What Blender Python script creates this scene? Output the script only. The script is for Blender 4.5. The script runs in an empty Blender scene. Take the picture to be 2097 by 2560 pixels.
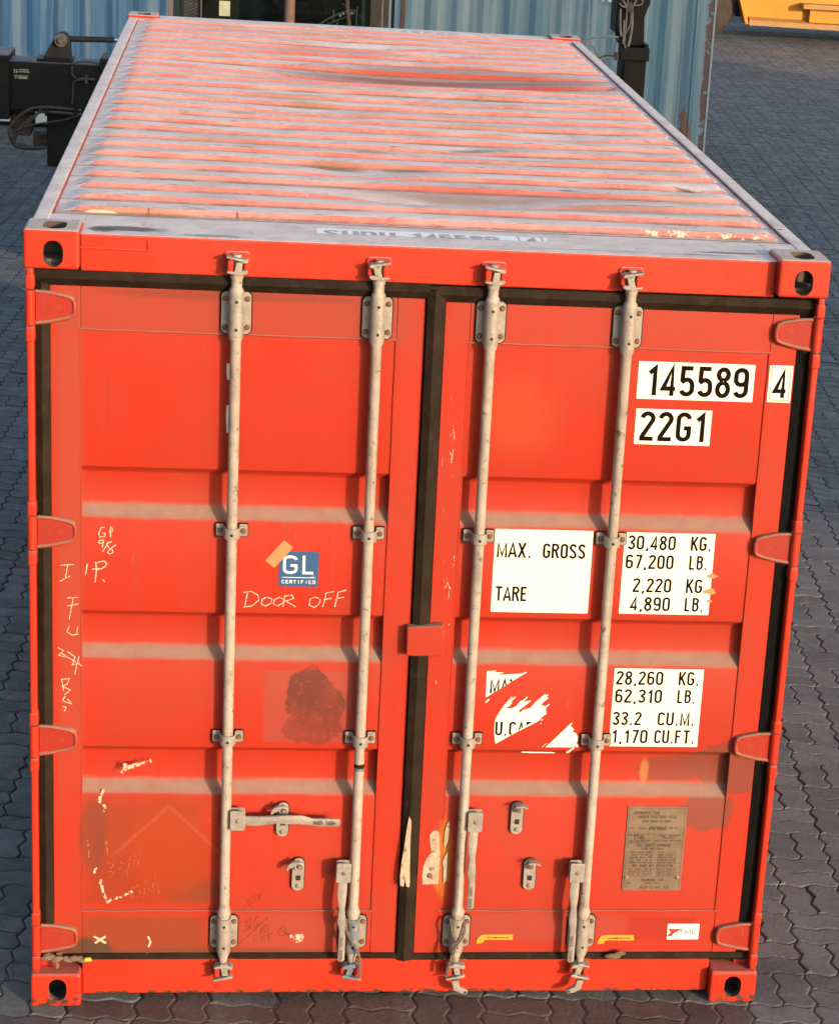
import bpy, bmesh, math, random
import numpy as np
from mathutils import Vector, Matrix, Euler
random.seed(7)
R = math.radians
S = bpy.context.scene
COL = S.collection
# ------------------------------------------------------------------ camera, sky, sun, exposure
CAM = (0.6469, -6.8568, 3.9599); ROT = (1.2397, -0.0670, -0.1287); FOC = 5761.7; SX = 380.8; SY = 133.7
cd = bpy.data.cameras.new('camera'); cam = bpy.data.objects.new('camera', cd); COL.objects.link(cam)
cam.location = CAM; cam.rotation_euler = ROT
cd.sensor_fit = 'VERTICAL'; cd.sensor_height = 36; cd.lens = FOC/2560*36
cd.shift_x = -SX/2560; cd.shift_y = SY/2560; cd.clip_start = 0.1; cd.clip_end = 3000
S.camera = cam
AZ, EL = R(36.0), R(11.5)
sdir = Vector((math.sin(AZ)*math.cos(EL), -math.cos(AZ)*math.cos(EL), math.sin(EL)))
w = bpy.data.worlds.new('World'); S.world = w; w.use_nodes = True
nt = w.node_tree; nt.nodes.clear()
sk = nt.nodes.new('ShaderNodeTexSky'); sk.sky_type = 'NISHITA'; sk.sun_disc = False
sk.sun_elevation = EL; sk.sun_rotation = math.atan2(sdir.x, sdir.y); sk.dust_density = 2.0; sk.air_density = 1.0
bg = nt.nodes.new('ShaderNodeBackground'); bg.inputs[1].default_value = 0.15
ow = nt.nodes.new('ShaderNodeOutputWorld'); nt.links.new(sk.outputs[0], bg.inputs[0]); nt.links.new(bg.outputs[0], ow.inputs[0])
sl = bpy.data.lights.new('sun', 'SUN'); sl.energy = 2.2; sl.angle = R(0.6); sl.color = (1.0, 0.80, 0.60)
so = bpy.data.objects.new('sun', sl); COL.objects.link(so); so.location = (8, -10, 6)
so.rotation_euler = (-sdir).to_track_quat('-Z', 'Y').to_euler()
S.view_settings.view_transform = 'Standard'; S.view_settings.look = 'None'
S.view_settings.gamma = 1; S.view_settings.use_curve_mapping = False; S.view_settings.exposure = 1.38
S.render.resolution_x = 838; S.render.resolution_y = 1024

# ------------------------------------------------------------------ measuring: a pixel of the photograph met with a real plane
_e = Euler(ROT).to_matrix(); _C = Vector(CAM)
def at(u, v, Y=None, Zp=None, Xp=None):
    d = _e @ Vector(((u-1048.5-SX)/FOC, -(v-1280-SY)/FOC, -1))
    if Y is not None: t = (Y-_C.y)/d.y
    elif Zp is not None: t = (Zp-_C.z)/d.z
    else: t = (Xp-_C.x)/d.x
    return _C + d*t
KO = 2097/1736
def O(x, y, Y=0.05): return at(x*KO, y*KO, Y=Y)
def proj(p):
    d = _e.transposed() @ (Vector(p)-_C)
    return (1048.5+SX+FOC*d.x/-d.z, 1280+SY-FOC*d.y/-d.z, -d.z)
def ZZ(z, y): return z + (.05-y)*(CAM[2]-z)/6.907
def XX(x, y): return x + (.05-y)*(CAM[0]-x)/6.907

# ------------------------------------------------------------------ materials
class NT:
    def __init__(s, name):
        s.m = bpy.data.materials.new(name); s.m.use_nodes = True; s.t = s.m.node_tree; s.t.nodes.clear()
        s.out = s.t.nodes.new('ShaderNodeOutputMaterial'); s.b = s.t.nodes.new('ShaderNodeBsdfPrincipled')
        s.t.links.new(s.b.outputs[0], s.out.inputs[0]); s.g = s.t.nodes.new('ShaderNodeNewGeometry')
        s.pos = s.g.outputs['Position']
    def n(s, ty, **k):
        a = s.t.nodes.new(ty)
        for q, v in k.items(): setattr(a, q, v)
        return a
    def put(s, sock, v):
        if isinstance(v, bpy.types.NodeSocket): s.t.links.new(v, sock)
        elif isinstance(v, (tuple, list)) and len(v) == 3 and sock.type == 'RGBA': sock.default_value = (*v, 1)
        else: sock.default_value = v
    def math(s, op, a, b=0.0, c=None):
        m = s.n('ShaderNodeMath', operation=op); s.put(m.inputs[0], a); s.put(m.inputs[1], b)
        if c is not None: s.put(m.inputs[2], c)
        return m.outputs[0]
    def mp(s, scale=(1,1,1), loc=(0,0,0), src=None, rot=(0,0,0)):
        m = s.n('ShaderNodeMapping'); s.put(m.inputs[0], src or s.pos); m.inputs['Scale'].default_value = scale
        m.inputs['Location'].default_value = loc; m.inputs['Rotation'].default_value = rot; return m.outputs[0]
    def noise(s, sc, det=4, rough=.55, src=None, dist=0):
        m = s.n('ShaderNodeTexNoise'); s.put(m.inputs['Vector'], src or s.pos); m.inputs['Scale'].default_value = sc
        m.inputs['Detail'].default_value = det; m.inputs['Roughness'].default_value = rough; m.inputs['Distortion'].default_value = dist
        return m.outputs[0]
    def ramp(s, v, a, b, lo=0., hi=1.):
        m = s.n('ShaderNodeMapRange'); m.interpolation_type = 'SMOOTHSTEP'; s.put(m.inputs[0], v)
        for i, q in enumerate((a, b, lo, hi)): m.inputs[i+1].default_value = q
        return m.outputs[0]
    def mix(s, f, a, b):
        m = s.n('ShaderNodeMix', data_type='RGBA'); s.put(m.inputs[0], f); s.put(m.inputs[6], a); s.put(m.inputs[7], b); return m.outputs[2]
    def mixm(s, f, a, b):
        m = s.n('ShaderNodeMix', data_type='RGBA', blend_type='MULTIPLY'); s.put(m.inputs[0], f); s.put(m.inputs[6], a); s.put(m.inputs[7], b); return m.outputs[2]
    def xyz(s, v=None):
        m = s.n('ShaderNodeSeparateXYZ'); s.put(m.inputs[0], v or s.pos); return m.outputs
    def bump(s, h, st=.3, d=.01):
        m = s.n('ShaderNodeBump'); m.inputs['Strength'].default_value = st; m.inputs['Distance'].default_value = d
        s.put(m.inputs['Height'], h); s.t.links.new(m.outputs[0], s.b.inputs['Normal'])
    def fin(s, col, rough=.6, metal=0, spec=.4):
        s.put(s.b.inputs['Base Color'], col); s.put(s.b.inputs['Roughness'], rough); s.put(s.b.inputs['Metallic'], metal)
        s.b.inputs['Specular IOR Level'].default_value = spec; return s.m
    def blob(s, c, r, edge=.35, nsc=9, amt=.8, axes='xz', box=False):
        """worn patch with its own ragged outline; c, r in metres"""
        p = s.xyz(); i = {'x':0,'y':1,'z':2}
        a = s.math('DIVIDE', s.math('SUBTRACT', p[i[axes[0]]], c[0]), r[0]); b = s.math('DIVIDE', s.math('SUBTRACT', p[i[axes[1]]], c[1]), r[1])
        if box: d = s.math('MAXIMUM', s.math('ABSOLUTE', a), s.math('ABSOLUTE', b))
        else: d = s.math('SQRT', s.math('ADD', s.math('MULTIPLY', a, a), s.math('MULTIPLY', b, b)))
        if amt: d = s.math('ADD', d, s.math('MULTIPLY', s.math('SUBTRACT', s.noise(nsc, 5, .65), .5), amt))
        return s.ramp(d, 1-edge, 1, 1, 0)
    def nz(s, a, b): return s.ramp(s.xyz(s.g.outputs['True Normal'])[2], a, b)

RED = (.385, .0215, .0075)
def red_paint(name, col=RED, old=.25, dust=(.75, .92), dustcol=(.50,.44,.40), dustamt=.95, streak=.5, extra=None, rough=.5, bumpy=.15, specks=.5, ledges=False):
    q = NT(name)
    big = q.noise(2.2, 5, .6); c = q.mix(q.ramp(big, .35, .7), col, (col[0]*.86, col[1]*1.35, col[2]*1.8))
    st = q.noise(1, 5, .6, src=q.mp((38, 38, 1.1)))
    c = q.mix(q.math('MULTIPLY', q.ramp(st, .48, .75), streak*.6), c, (.27, .032, .017))
    c = q.mix(q.math('MULTIPLY', q.ramp(q.noise(5, 6, .7), .42, .75), old), c, (.21, .040, .022))
    fine = q.noise(160, 3, .6)
    c = q.mix(q.math('MULTIPLY', q.ramp(fine, .68, .74), specks*.4), c, (.36, .10, .07))
    c = q.mix(q.math('MULTIPLY', q.ramp(q.noise(70, 4, .7), .70, .75), specks), c, (.08, .02, .012))
    run = q.math('MULTIPLY', q.ramp(q.noise(1, 4, .6, src=q.mp((55, 55, 2.2), (4, 1, 2))), .63, .72), q.ramp(q.noise(1.7, 3, .5), .48, .62))
    c = q.mix(q.math('MULTIPLY', run, old*1.5), c, (.13,.035,.018))
    scr = q.math('MULTIPLY', q.ramp(q.noise(1, 3, .5, src=q.mp((210, 210, 9), (1, 7, 3), rot=(0, R(14), 0))), .74, .77), q.ramp(q.noise(3.5, 3, .5), .5, .62))
    c = q.mix(q.math('MULTIPLY', scr, min(1, old*2)), c, (.42,.19,.14))
    scr = q.math('MULTIPLY', q.ramp(q.noise(1, 3, .5, src=q.mp((11, 11, 190), (5, 1, 3), rot=(0, R(-9), 0))), .74, .77), q.ramp(q.noise(2.9, 3, .5), .5, .62))
    c = q.mix(q.math('MULTIPLY', scr, min(1, old*2)), c, (.09,.018,.012))
    chip = q.math('MULTIPLY', q.ramp(q.noise(24, 6, .8), .72, .735), q.ramp(q.noise(2.3, 3, .5), .42, .6))
    c = q.mix(q.math('MULTIPLY', chip, min(1, .35+old*2)), c, (.12,.045,.03))
    if extra: c = extra(q, c)
    if ledges: c = q.mix(q.math('MULTIPLY', door_dust(q), .88), c, dustcol); dustamt = dustamt*.55
    d = q.math('MULTIPLY', q.nz(*dust), q.ramp(q.noise(7, 5, .65), .1, .45, .72, 1))
    if extra is fresh_extra: d = q.math('MULTIPLY', d, q.ramp(q.xyz()[2], 2.45, 2.56, .25, 1))   # dust thinned lower down, including the tops of the low castings
    dc = q.mix(q.ramp(q.noise(14, 5, .6), .35, .7), dustcol, tuple(v*.78 for v in dustcol))
    c = q.mix(q.math('MULTIPLY', d, dustamt), c, dc)
    q.bump(q.math('ADD', q.math('ADD', q.math('MULTIPLY', q.noise(25, 4, .6), .30), q.math('MULTIPLY', q.noise(2.6, 2, .4), 1.0)), q.math('MULTIPLY', q.noise(260, 2), .15)), bumpy, .012)
    return q.fin(c, q.math('ADD', q.math('MULTIPLY', d, .3), rough), spec=.2)

def door_dust(q):
    z = q.xyz()[2]; wob = q.math('MULTIPLY', q.math('SUBTRACT', q.noise(10, 4, .6), .5), .018); z = q.math('ADD', z, wob); d = None
    for a, b_ in ((1.712, 1.690), (1.243, 1.222), (.776, .753)):
        m = q.math('MULTIPLY', q.ramp(z, b_-.010, b_+.010), q.ramp(z, a-.002, a+.026, 1, 0)); d = m if d is None else q.math('ADD', d, m)
    d = q.math('MULTIPLY', d, q.ramp(q.noise(4, 5, .7), .25, .6, .62, 1))
    return q.math('MULTIPLY', d, q.ramp(q.noise(1, 5, .7, src=q.mp((26, 26, 2))), .25, .55, .6, 1))
def door_extra(q, c):
    # faded, grimy and repainted areas on the doors (positions measured in metres)
    def L(x, z, rx, rz, col, a, **k): 
        nonlocal c
        col = tuple(v*.56 for v in col)
        c = q.mix(q.math('MULTIPLY', q.blob((x, z), (rx, rz), **k), a), c, col)
    L(.62, 2.35, .56, .075, (.38,.075,.05), .55, box=True, amt=.15, edge=.12)      # washed out top rails
    L(1.80, 2.35, .55, .075, (.45,.07,.045), .4, box=True, amt=.15, edge=.12)
    L(.13, 1.6, .05, 1.1, (.42,.085,.05), .5, box=True, amt=.6, edge=.5)
    L(.37, .55, .24, .235, (.36,.047,.014), .9, box=True, amt=.45, edge=.4, nsc=4)
    L(.20, .60, .06, .16, (.22,.055,.03), .7, amt=.9, edge=.5, nsc=9); L(.52, .40, .14, .07, (.24,.060,.026), .7, amt=.9, edge=.5, nsc=7)             # brown grime low on the left door
    L(.37, .24, .255, .085, (.31,.062,.026), .85, box=True, amt=.35, edge=.4, nsc=6)
    L(.44, .53, .16, .19, (.44,.050,.006), .7, amt=.3, edge=.35, nsc=6)
    L(.83, .25, .35, .09, (.42,.08,.055), .5, amt=.4, edge=.5)
    L(.90, 1.06, .17, .13, (.40,.085,.06), .65, box=True, amt=.06, edge=.08)       # square where a placard was
    g = q.math('MAXIMUM', q.math('MAXIMUM', q.blob((.885, 1.115), (.080, .085), edge=.08, nsc=11, amt=1.1), q.blob((.905, 1.06), (.098, .085), edge=.06, nsc=13, amt=1.0)), q.blob((.885, .985), (.108, .060), edge=.06, nsc=13, amt=1.2))
    g = q.math('MULTIPLY', g, q.ramp(q.noise(38, 6, .8), .36, .47, .30, 1))
    g = q.math('MULTIPLY', g, q.ramp(q.noise(9, 4, .6), .35, .6, .55, 1))
    c = q.mix(q.math('MULTIPLY', g, .9), c, (.085,.022,.014))
    L(2.30, .86, .17, .10, (.27,.065,.040), .9, amt=1.1, edge=.08, nsc=15)           # brown primer patches
    L(2.22, .70, .10, .075, (.27,.065,.040), .9, amt=1.2, edge=.08, nsc=17)
    L(2.10, .84, .13, .05, (.28,.065,.040), .85, amt=.7, edge=.15, nsc=9)
    L(2.00, .83, .02, .06, (.75,.30,.10), .5, amt=.6, edge=.5, nsc=20)
    L(1.34, .52, .04, .16, (.62,.20,.03), .85, amt=.9, edge=.5, nsc=16)            # rust by the flaked paint
    L(1.68, .27, .4, .07, (.40,.075,.055), .6, amt=.3, edge=.4)
    L(2.10, .26, .12, .045, (.45,.035,.02), .8, box=True, amt=.1, edge=.1)
    L(1.50, 2.05, .2, .2, (.60,.10,.035), .5, amt=.3, edge=.8)
    L(.17, .19, .12, .05, (.10,.06,.035), .9, amt=1.2, edge=.5, nsc=22)            # dirt in the lower corner
    L(.62, .175, .6, .02, (.12,.07,.045), .6, amt=.5, edge=.6, nsc=20)
    L(1.8, .165, .6, .015, (.12,.07,.045), .5, amt=.5, edge=.6, nsc=20)
    L(.62, 2.40, .5, .02, (.16,.05,.03), .45, amt=.9, edge=.6, nsc=16)
    # ghost of an old diamond placard and lighter scuffs
    p = q.xyz(); dd = q.math('ADD', q.math('ABSOLUTE', q.math('SUBTRACT', p[0], .44)), q.math('ABSOLUTE', q.math('SUBTRACT', p[2], .52)))
    ring = q.math('MULTIPLY', q.ramp(dd, .17, .185), q.ramp(dd, .188, .20, 1, 0))
    c = q.mix(q.math('MULTIPLY', ring, q.math('MULTIPLY', q.ramp(p[2], .5, .56), .13)), c, (.40,.14,.09))
    sc = q.math('MULTIPLY', q.blob((1.29, 1.5), (.035, .75), edge=.5, amt=.8), q.ramp(q.noise(1, 5, .7, src=q.mp((90, 90, 12))), .66, .70))
    c = q.mix(q.math('MULTIPLY', sc, .7), c, (.75,.40,.32))
    return c
def fresh_extra(q, c):
    g = q.math('MULTIPLY', q.blob((1.2, .012), (3, .03), edge=.4, amt=.0), q.ramp(q.noise(30, 5, .7), .48, .56))
    return q.mix(g, c, (.05,.03,.02))
def roof_extra(q, c):
    c = q.mix(.38, c, (.62,.20,.15))
    for x, y, rx, ry, col, a in ((.95,1.35,.16,.10,(.24,.10,.03),.85),(1.05,1.55,.13,.09,(.30,.16,.07),.6),(.9,2.9,.16,.12,(.28,.14,.06),.6),
            (.75,2.65,.1,.1,(.25,.1,.04),.5),(1.35,1.0,.3,.07,(.25,.15,.10),.5),(1.3,5.0,.25,.12,(.28,.11,.05),.6),(1.65,4.9,.06,.05,(.02,.02,.02),.95),
            (.8,5.4,.3,.10,(.28,.12,.05),.6),(2.2,1.25,.09,.06,(.03,.03,.03),.9),(2.28,1.3,.06,.05,(.2,.15,.08),.8),(1.4,2.1,.12,.05,(.24,.2,.14),.7),
            (.3,.42,.18,.05,(.30,.13,.06),.8),(1.35,5.6,.2,.05,(.30,.15,.05),.6),(.5,1.2,.1,.1,(.4,.2,.12),.4)):
        c = q.mix(q.math('MULTIPLY', q.blob((x, y), (rx, ry), edge=.7, amt=.7, nsc=12, axes='xy'), a), c, col)
    return c
M = {}
M['fresh'] = red_paint('bright_red_paint', old=.05, streak=.12, extra=fresh_extra, rough=.42, bumpy=.25, specks=.25, dustcol=(.40,.34,.31), dust=(.55,.85))
M['door'] = red_paint('weathered_red_door_paint', col=(.325,.0190,.0068), old=.32, dust=(.38,.62), dustcol=(.205,.135,.105), extra=door_extra, streak=.75)
M['panel'] = red_paint('weathered_red_panel_paint', col=(.325,.0190,.0068), old=.32, dust=(.38,.62), dustcol=(.205,.135,.105), extra=door_extra, streak=.75, ledges=True)
M['hinge'] = red_paint('grimy_red_hinge_paint', col=(.265,.0175,.009), old=.35, dust=(.3,.7), dustcol=(.30,.19,.13), specks=.8, bumpy=.4)

def roofmat():
    q = NT('dusty_red_roof_paint')
    c = q.mix(q.ramp(q.noise(3, 5, .6), .35, .7), (.42,.070,.050), (.36,.105,.078))
    c = q.mix(q.ramp(q.noise(4, 6, .65), .3, .7, .12, .42), c, (.52,.39,.37))
    c = q.mix(q.math('MULTIPLY', q.ramp(q.noise(1, 5, .6, src=q.mp((45, 2, 45))), .5, .75), .5), c, (.50,.28,.20))
    d = q.math('MULTIPLY', q.nz(.86, .965), q.ramp(q.noise(9, 6, .7), .12, .42, .80, 1))
    dc = q.mix(q.ramp(q.noise(6, 6, .65), .35, .7), (.60,.495,.465), (.46,.37,.335))
    dc = q.mix(q.math('MULTIPLY', q.ramp(q.noise(1, 4, .6, src=q.mp((1.4, 9, 9))), .5, .72), .5), dc, (.32,.25,.21))
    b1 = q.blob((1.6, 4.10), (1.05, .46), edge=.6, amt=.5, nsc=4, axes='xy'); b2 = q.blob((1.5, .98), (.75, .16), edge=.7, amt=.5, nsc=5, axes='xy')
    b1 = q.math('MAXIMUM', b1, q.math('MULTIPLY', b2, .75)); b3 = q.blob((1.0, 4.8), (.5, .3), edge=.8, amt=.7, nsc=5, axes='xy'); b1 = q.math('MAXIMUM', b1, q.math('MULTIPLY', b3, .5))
    c = q.mix(q.math('MULTIPLY', b1, .9), c, (.34,.038,.018)); dc = q.mix(q.math('MULTIPLY', b1, .75), dc, (.24,.17,.145))  # dents painted deeper red: shade of tilted slopes plus washed-off dust
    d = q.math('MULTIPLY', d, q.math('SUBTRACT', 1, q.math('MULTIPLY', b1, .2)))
    c = q.mix(d, c, dc)
    for x, y, rx, ry, col, a in ((.95,1.43,.17,.11,(.22,.10,.035),.85),(1.22,1.45,.12,.07,(.26,.15,.07),.7),(1.1,1.75,.10,.07,(.28,.15,.08),.6),(.9,2.95,.15,.09,(.24,.13,.06),.7),
            (1.12,2.72,.14,.08,(.24,.13,.06),.6),(.62,2.6,.08,.06,(.25,.12,.06),.5),(1.35,.95,.35,.07,(.22,.16,.12),.6),(1.9,.85,.3,.03,(.15,.11,.09),.5),(1.15,5.05,.28,.07,(.30,.12,.05),.7),(1.62,4.85,.065,.05,(.03,.03,.025),.95),
            (1.0,5.5,.35,.07,(.28,.15,.09),.6),(2.22,1.27,.07,.035,(.03,.028,.022),.95),(2.30,1.22,.07,.06,(.16,.16,.14),.7),(1.5,1.95,.14,.04,(.16,.14,.10),.75),(2.15,1.05,.15,.06,(.30,.20,.12),.5),
            (.33,.40,.22,.05,(.36,.17,.09),.75),(1.35,5.65,.25,.05,(.34,.20,.08),.7),(1.75,1.1,.05,.02,(.03,.02,.02),.8),(.45,1.05,.12,.04,(.3,.2,.15),.5),(2.0,2.9,.2,.06,(.32,.22,.15),.5)):
        c = q.mix(q.math('MULTIPLY', q.blob((x, y), (rx, ry), edge=.75, amt=.7, nsc=13, axes='xy'), a), c, col)
    for x, y, rx, ry, col, a in ((1.5,4.12,1.0,.10,(.22,.05,.025),.75),(1.7,3.98,.7,.05,(.10,.05,.035),.6),(1.2,4.42,.55,.07,(.24,.07,.035),.6),(1.0,4.95,.3,.05,(.22,.07,.03),.6),(.8,3.2,.3,.04,(.25,.12,.07),.5),
            (1.9,.72,.5,.05,(.20,.14,.10),.6),(1.4,.78,.4,.035,(.14,.10,.075),.6),(1.7,3.4,.25,.05,(.28,.14,.08),.5),(.55,1.9,.2,.05,(.3,.16,.09),.5),(2.2,2.0,.12,.06,(.2,.17,.13),.6),(1.6,2.55,.3,.05,(.28,.15,.09),.45)):
        c = q.mix(q.math('MULTIPLY', q.blob((x, y), (rx, ry), edge=.8, amt=.9, nsc=8, axes='xy'), a), c, col)  # dent-band entries deepen its painted shade; the others are brown stains
    ym = q.math('MODULO', q.math('SUBTRACT', q.xyz()[1], .380), .2135)
    val = q.math('MULTIPLY', q.math('MULTIPLY', q.ramp(ym, .006, .018), q.ramp(ym, .026, .034, 1, 0)), q.ramp(q.noise(5, 6, .75), .35, .6, .15, 1))
    c = q.mix(q.math('MULTIPLY', val, .75), c, (.12,.07,.05))
    top = q.math('MULTIPLY', q.ramp(ym, .044, .052), q.ramp(ym, .056, .068, 1, 0))
    c = q.mix(q.math('MULTIPLY', top, q.ramp(q.noise(16, 6, .8), .52, .62, 0, .8)), c, (.16,.07,.04))
    rs_ = q.math('MULTIPLY', q.ramp(q.noise(1, 6, .75, src=q.mp((7, 16, 7))), .55, .68), q.ramp(q.noise(2, 3, .5), .38, .56)); c = q.mix(q.math('MULTIPLY', rs_, .75), c, (.24,.10,.05))
    fl = q.math('MULTIPLY', q.blob((2.12, .405), (.24, .032), edge=.1, amt=1.0, nsc=14, axes='xy'), q.ramp(q.noise(26, 5, .7), .54, .57))
    c = q.mix(fl, c, (.58,.45,.31))
    fl = q.blob((.20, .405), (.05, .010), edge=.15, amt=.9, nsc=30, axes='xy'); c = q.mix(fl, c, (.55,.40,.27))
    for (x, y, rx, ry) in ((.345,.415,.005,.028),(.62,.415,.006,.028),(.4,.357,.28,.006)):
        c = q.mix(q.math('MULTIPLY', q.blob((x, y), (rx, ry), edge=.8, amt=1.6, nsc=40, axes='xy'), .75), c, (.07,.035,.02))
    c = q.mix(q.math('MULTIPLY', q.ramp(q.noise(26, 5, .75), .68, .72), .9), c, (.06,.045,.04))
    c = q.mix(q.math('MULTIPLY', q.ramp(q.noise(60, 3, .6), .74, .77), .8), c, (.65,.58,.52))
    q.bump(q.math('ADD', q.noise(14, 5, .6), q.math('MULTIPLY', q.noise(180, 2), .1)), .15, .01)
    return q.fin(c, .62, spec=.35)
M['hinge_rim'] = red_paint('worn_red_rim_paint', col=(.27,.035,.020), old=.7, dust=(.1,.6), dustcol=(.22,.14,.10), specks=.9, bumpy=.4)
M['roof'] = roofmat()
def railmat():
    q = NT('dusty_grey_top_rail')
    dc = q.mix(q.ramp(q.noise(7, 6, .65), .35, .7), (.56,.475,.45), (.43,.36,.335))
    c = q.mix(q.ramp(q.noise(16, 6, .7), .60, .68), dc, (.50,.22,.18))
    c = q.mix(q.nz(.3, .7), (.48,.05,.03), c)
    f = q.math('MULTIPLY', q.ramp(q.xyz()[1], .30, .22), 1.0)
    for x, y, rx, ry, col, a in ((.30,.14,.13,.05,(.06,.045,.03),.9),(.22,.12,.05,.06,(.04,.03,.02),.9),(.55,.08,.12,.03,(.10,.07,.05),.6),(2.15,.15,.14,.02,(.05,.045,.04),.8),(2.05,.10,.12,.02,(.15,.13,.11),.7),
                (2.36,.62,.02,.012,(.02,.015,.01),1),(2.40,.57,.016,.010,(.03,.015,.01),1),(1.75,.1,.4,.012,(.2,.14,.11),.6)):
        c = q.mix(q.math('MULTIPLY', q.blob((x, y), (rx, ry), edge=.5, amt=1.0, nsc=26, axes='xy'), a), c, col)
    c = q.mix(q.math('MULTIPLY', q.ramp(q.noise(34, 5, .75), .68, .73), .9), c, (.05,.04,.035))
    q.bump(q.noise(20, 5, .6), .3, .012)
    return q.fin(c, .65)
M['rail'] = railmat()

def simple(name, col, col2=None, sc=8, rough=.6, metal=0, bump=.2, bsc=30, spec=.4, dirt=0, dirtcol=(.12,.07,.04), dsc=18, streak=0, lo=.4, hi=.65):
    q = NT(name); c = q.mix(q.ramp(q.noise(sc, 5, .6), .35, .7), col, col2 or tuple(v*.82 for v in col))
    if streak: c = q.mix(q.math('MULTIPLY', q.ramp(q.noise(1, 5, .6, src=q.mp((40, 40, 1.5))), .5, .75), streak), c, dirtcol)
    if dirt: c = q.mix(q.math('MULTIPLY', q.ramp(q.noise(dsc, 6, .72), lo, hi), dirt), c, dirtcol)
    if bump: q.bump(q.noise(bsc, 4, .6), bump, .008)
    return q.fin(c, rough, metal, spec)
M['rod'] = simple('scuffed_cream_rod_paint', (.315,.262,.218), (.235,.19,.155), 14, .6, 0, .35, 60, dirt=.9, dirtcol=(.075,.05,.035), dsc=34, lo=.57, hi=.66, streak=.55)
M['bracket'] = simple('galvanised_bracket', (.255,.22,.185), (.195,.175,.155), 25, .5, .1, .3, 80, dirt=.7, dirtcol=(.12,.08,.055), dsc=60, lo=.56, hi=.68)
M['bluerod'] = simple('blue_stained_metal', (.09,.12,.16), (.28,.25,.22), 30, .5, .1, .3, 60, dirt=.6, dirtcol=(.08,.07,.07))
M['bolt'] = simple('rusty_bolt_head', (.11,.045,.024), (.15,.075,.045), 90, .8, 0, .3, 200)
M['pin'] = simple('dull_steel_rivet', (.22,.16,.12), (.15,.11,.085), 90, .6, .2, .2, 200)
M['hole'] = simple('dark_hole', (.02,.013,.01), None, 60, .9, bump=0)
M['gasket'] = simple('brown_dusty_rubber', (.011,.0065,.0035), (.018,.011,.006), 9, .75, 0, .3, 40, dirt=.45, spec=.12, dirtcol=(.040,.026,.016), dsc=22, lo=.5, hi=.7)
M['gasket_black'] = simple('black_rubber', (.005,.0045,.004), (.008,.007,.006), 9, .7, 0, .2, 40, dirt=.25, spec=.12, dirtcol=(.03,.02,.012), lo=.6, hi=.75)
def sticker(name, col, wear=.0):
    q = NT(name); c = q.mix(q.ramp(q.noise(6, 5, .6), .35, .75), col, tuple(v*.93 for v in col))
    c = q.mix(q.math('MULTIPLY', q.ramp(q.noise(45, 5, .7), .66, .72), .35), c, (.45,.33,.22))
    return q.fin(c, .45, spec=.45)
M['sticker'] = sticker('cream_sticker_vinyl', (.66,.64,.51))
M['ink'] = simple('black_print', (.008,.005,.004), None, 30, .8, bump=0, spec=.03)
M['blue_sticker'] = sticker('blue_sticker_vinyl', (.018,.065,.16))
M['white_ink'] = simple('white_print', (.62,.62,.58), None, 30, .5, bump=0)
M['tape'] = sticker('faded_orange_tape', (.42,.17,.065))
M['yellow_sticker'] = sticker('yellow_sticker_vinyl', (.42,.235,.022))
M['red_ink'] = simple('red_print', (.42,.02,.01), None, 30, .5, bump=0)
M['greyblue_ink'] = simple('grey_blue_print', (.25,.27,.38), None, 30, .5, bump=0)
M['grey_ink'] = simple('grey_print', (.25,.24,.25), (.36,.33,.33), 30, .6, bump=0)
M['roofsticker'] = sticker('weathered_white_vinyl', (.66,.64,.62))
M['plate'] = simple('dull_bronze_plate', (.135,.092,.060), (.17,.12,.08), 12, .55, .25, .1, 60, dirt=.5, dirtcol=(.22,.085,.035), dsc=14, lo=.55, hi=.7)
M['plateink'] = simple('plate_engraving', (.045,.03,.02), None, 30, .7, bump=0)
def chalk(name, col, thr=(.42, .5), sc=70):
    q = NT(name); q.fin(col, .85, spec=.1); q.put(q.b.inputs['Alpha'], q.ramp(q.noise(sc, 5, .75), *thr)); return q.m
M['chalk'] = chalk('pale_chalk', (.60,.38,.29), (.34, .46), 120)
M['chalk2'] = chalk('thin_faded_chalk', (.34,.075,.035), (.40, .52), 90)
M['pen'] = chalk('brown_marker_pen', (.16,.03,.02), (.38, .5), 120)
M['scuff'] = chalk('pale_scuffed_paint', (.50,.35,.27), (.47, .52), 70)
M['flake'] = simple('flaked_cream_primer', (.36,.28,.20), (.28,.20,.145), 30, .7, 0, .5, 60, dirt=.9, dirtcol=(.09,.06,.045), dsc=38, lo=.57, hi=.62)
M['rope'] = simple('frayed_grey_rope', (.16,.115,.085), (.10,.07,.055), 200, .9, 0, .8, 300)
M['mud'] = simple('dried_mud', (.16,.10,.065), (.10,.065,.04), 40, .95, 0, 1.0, 60)
M['leaf'] = simple('dry_leaf', (.13,.085,.05), (.09,.055,.03), 60, .85, 0, .5, 80)
M['yellow_tag'] = simple('yellow_plastic', (.75,.45,.03), None, 30, .4)
M['shadow_inside'] = simple('bare_dark_steel', (.10,.065,.045), (.05,.035,.03), 20, .85)  # dark bare steel with rust, as inside the castings

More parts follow.
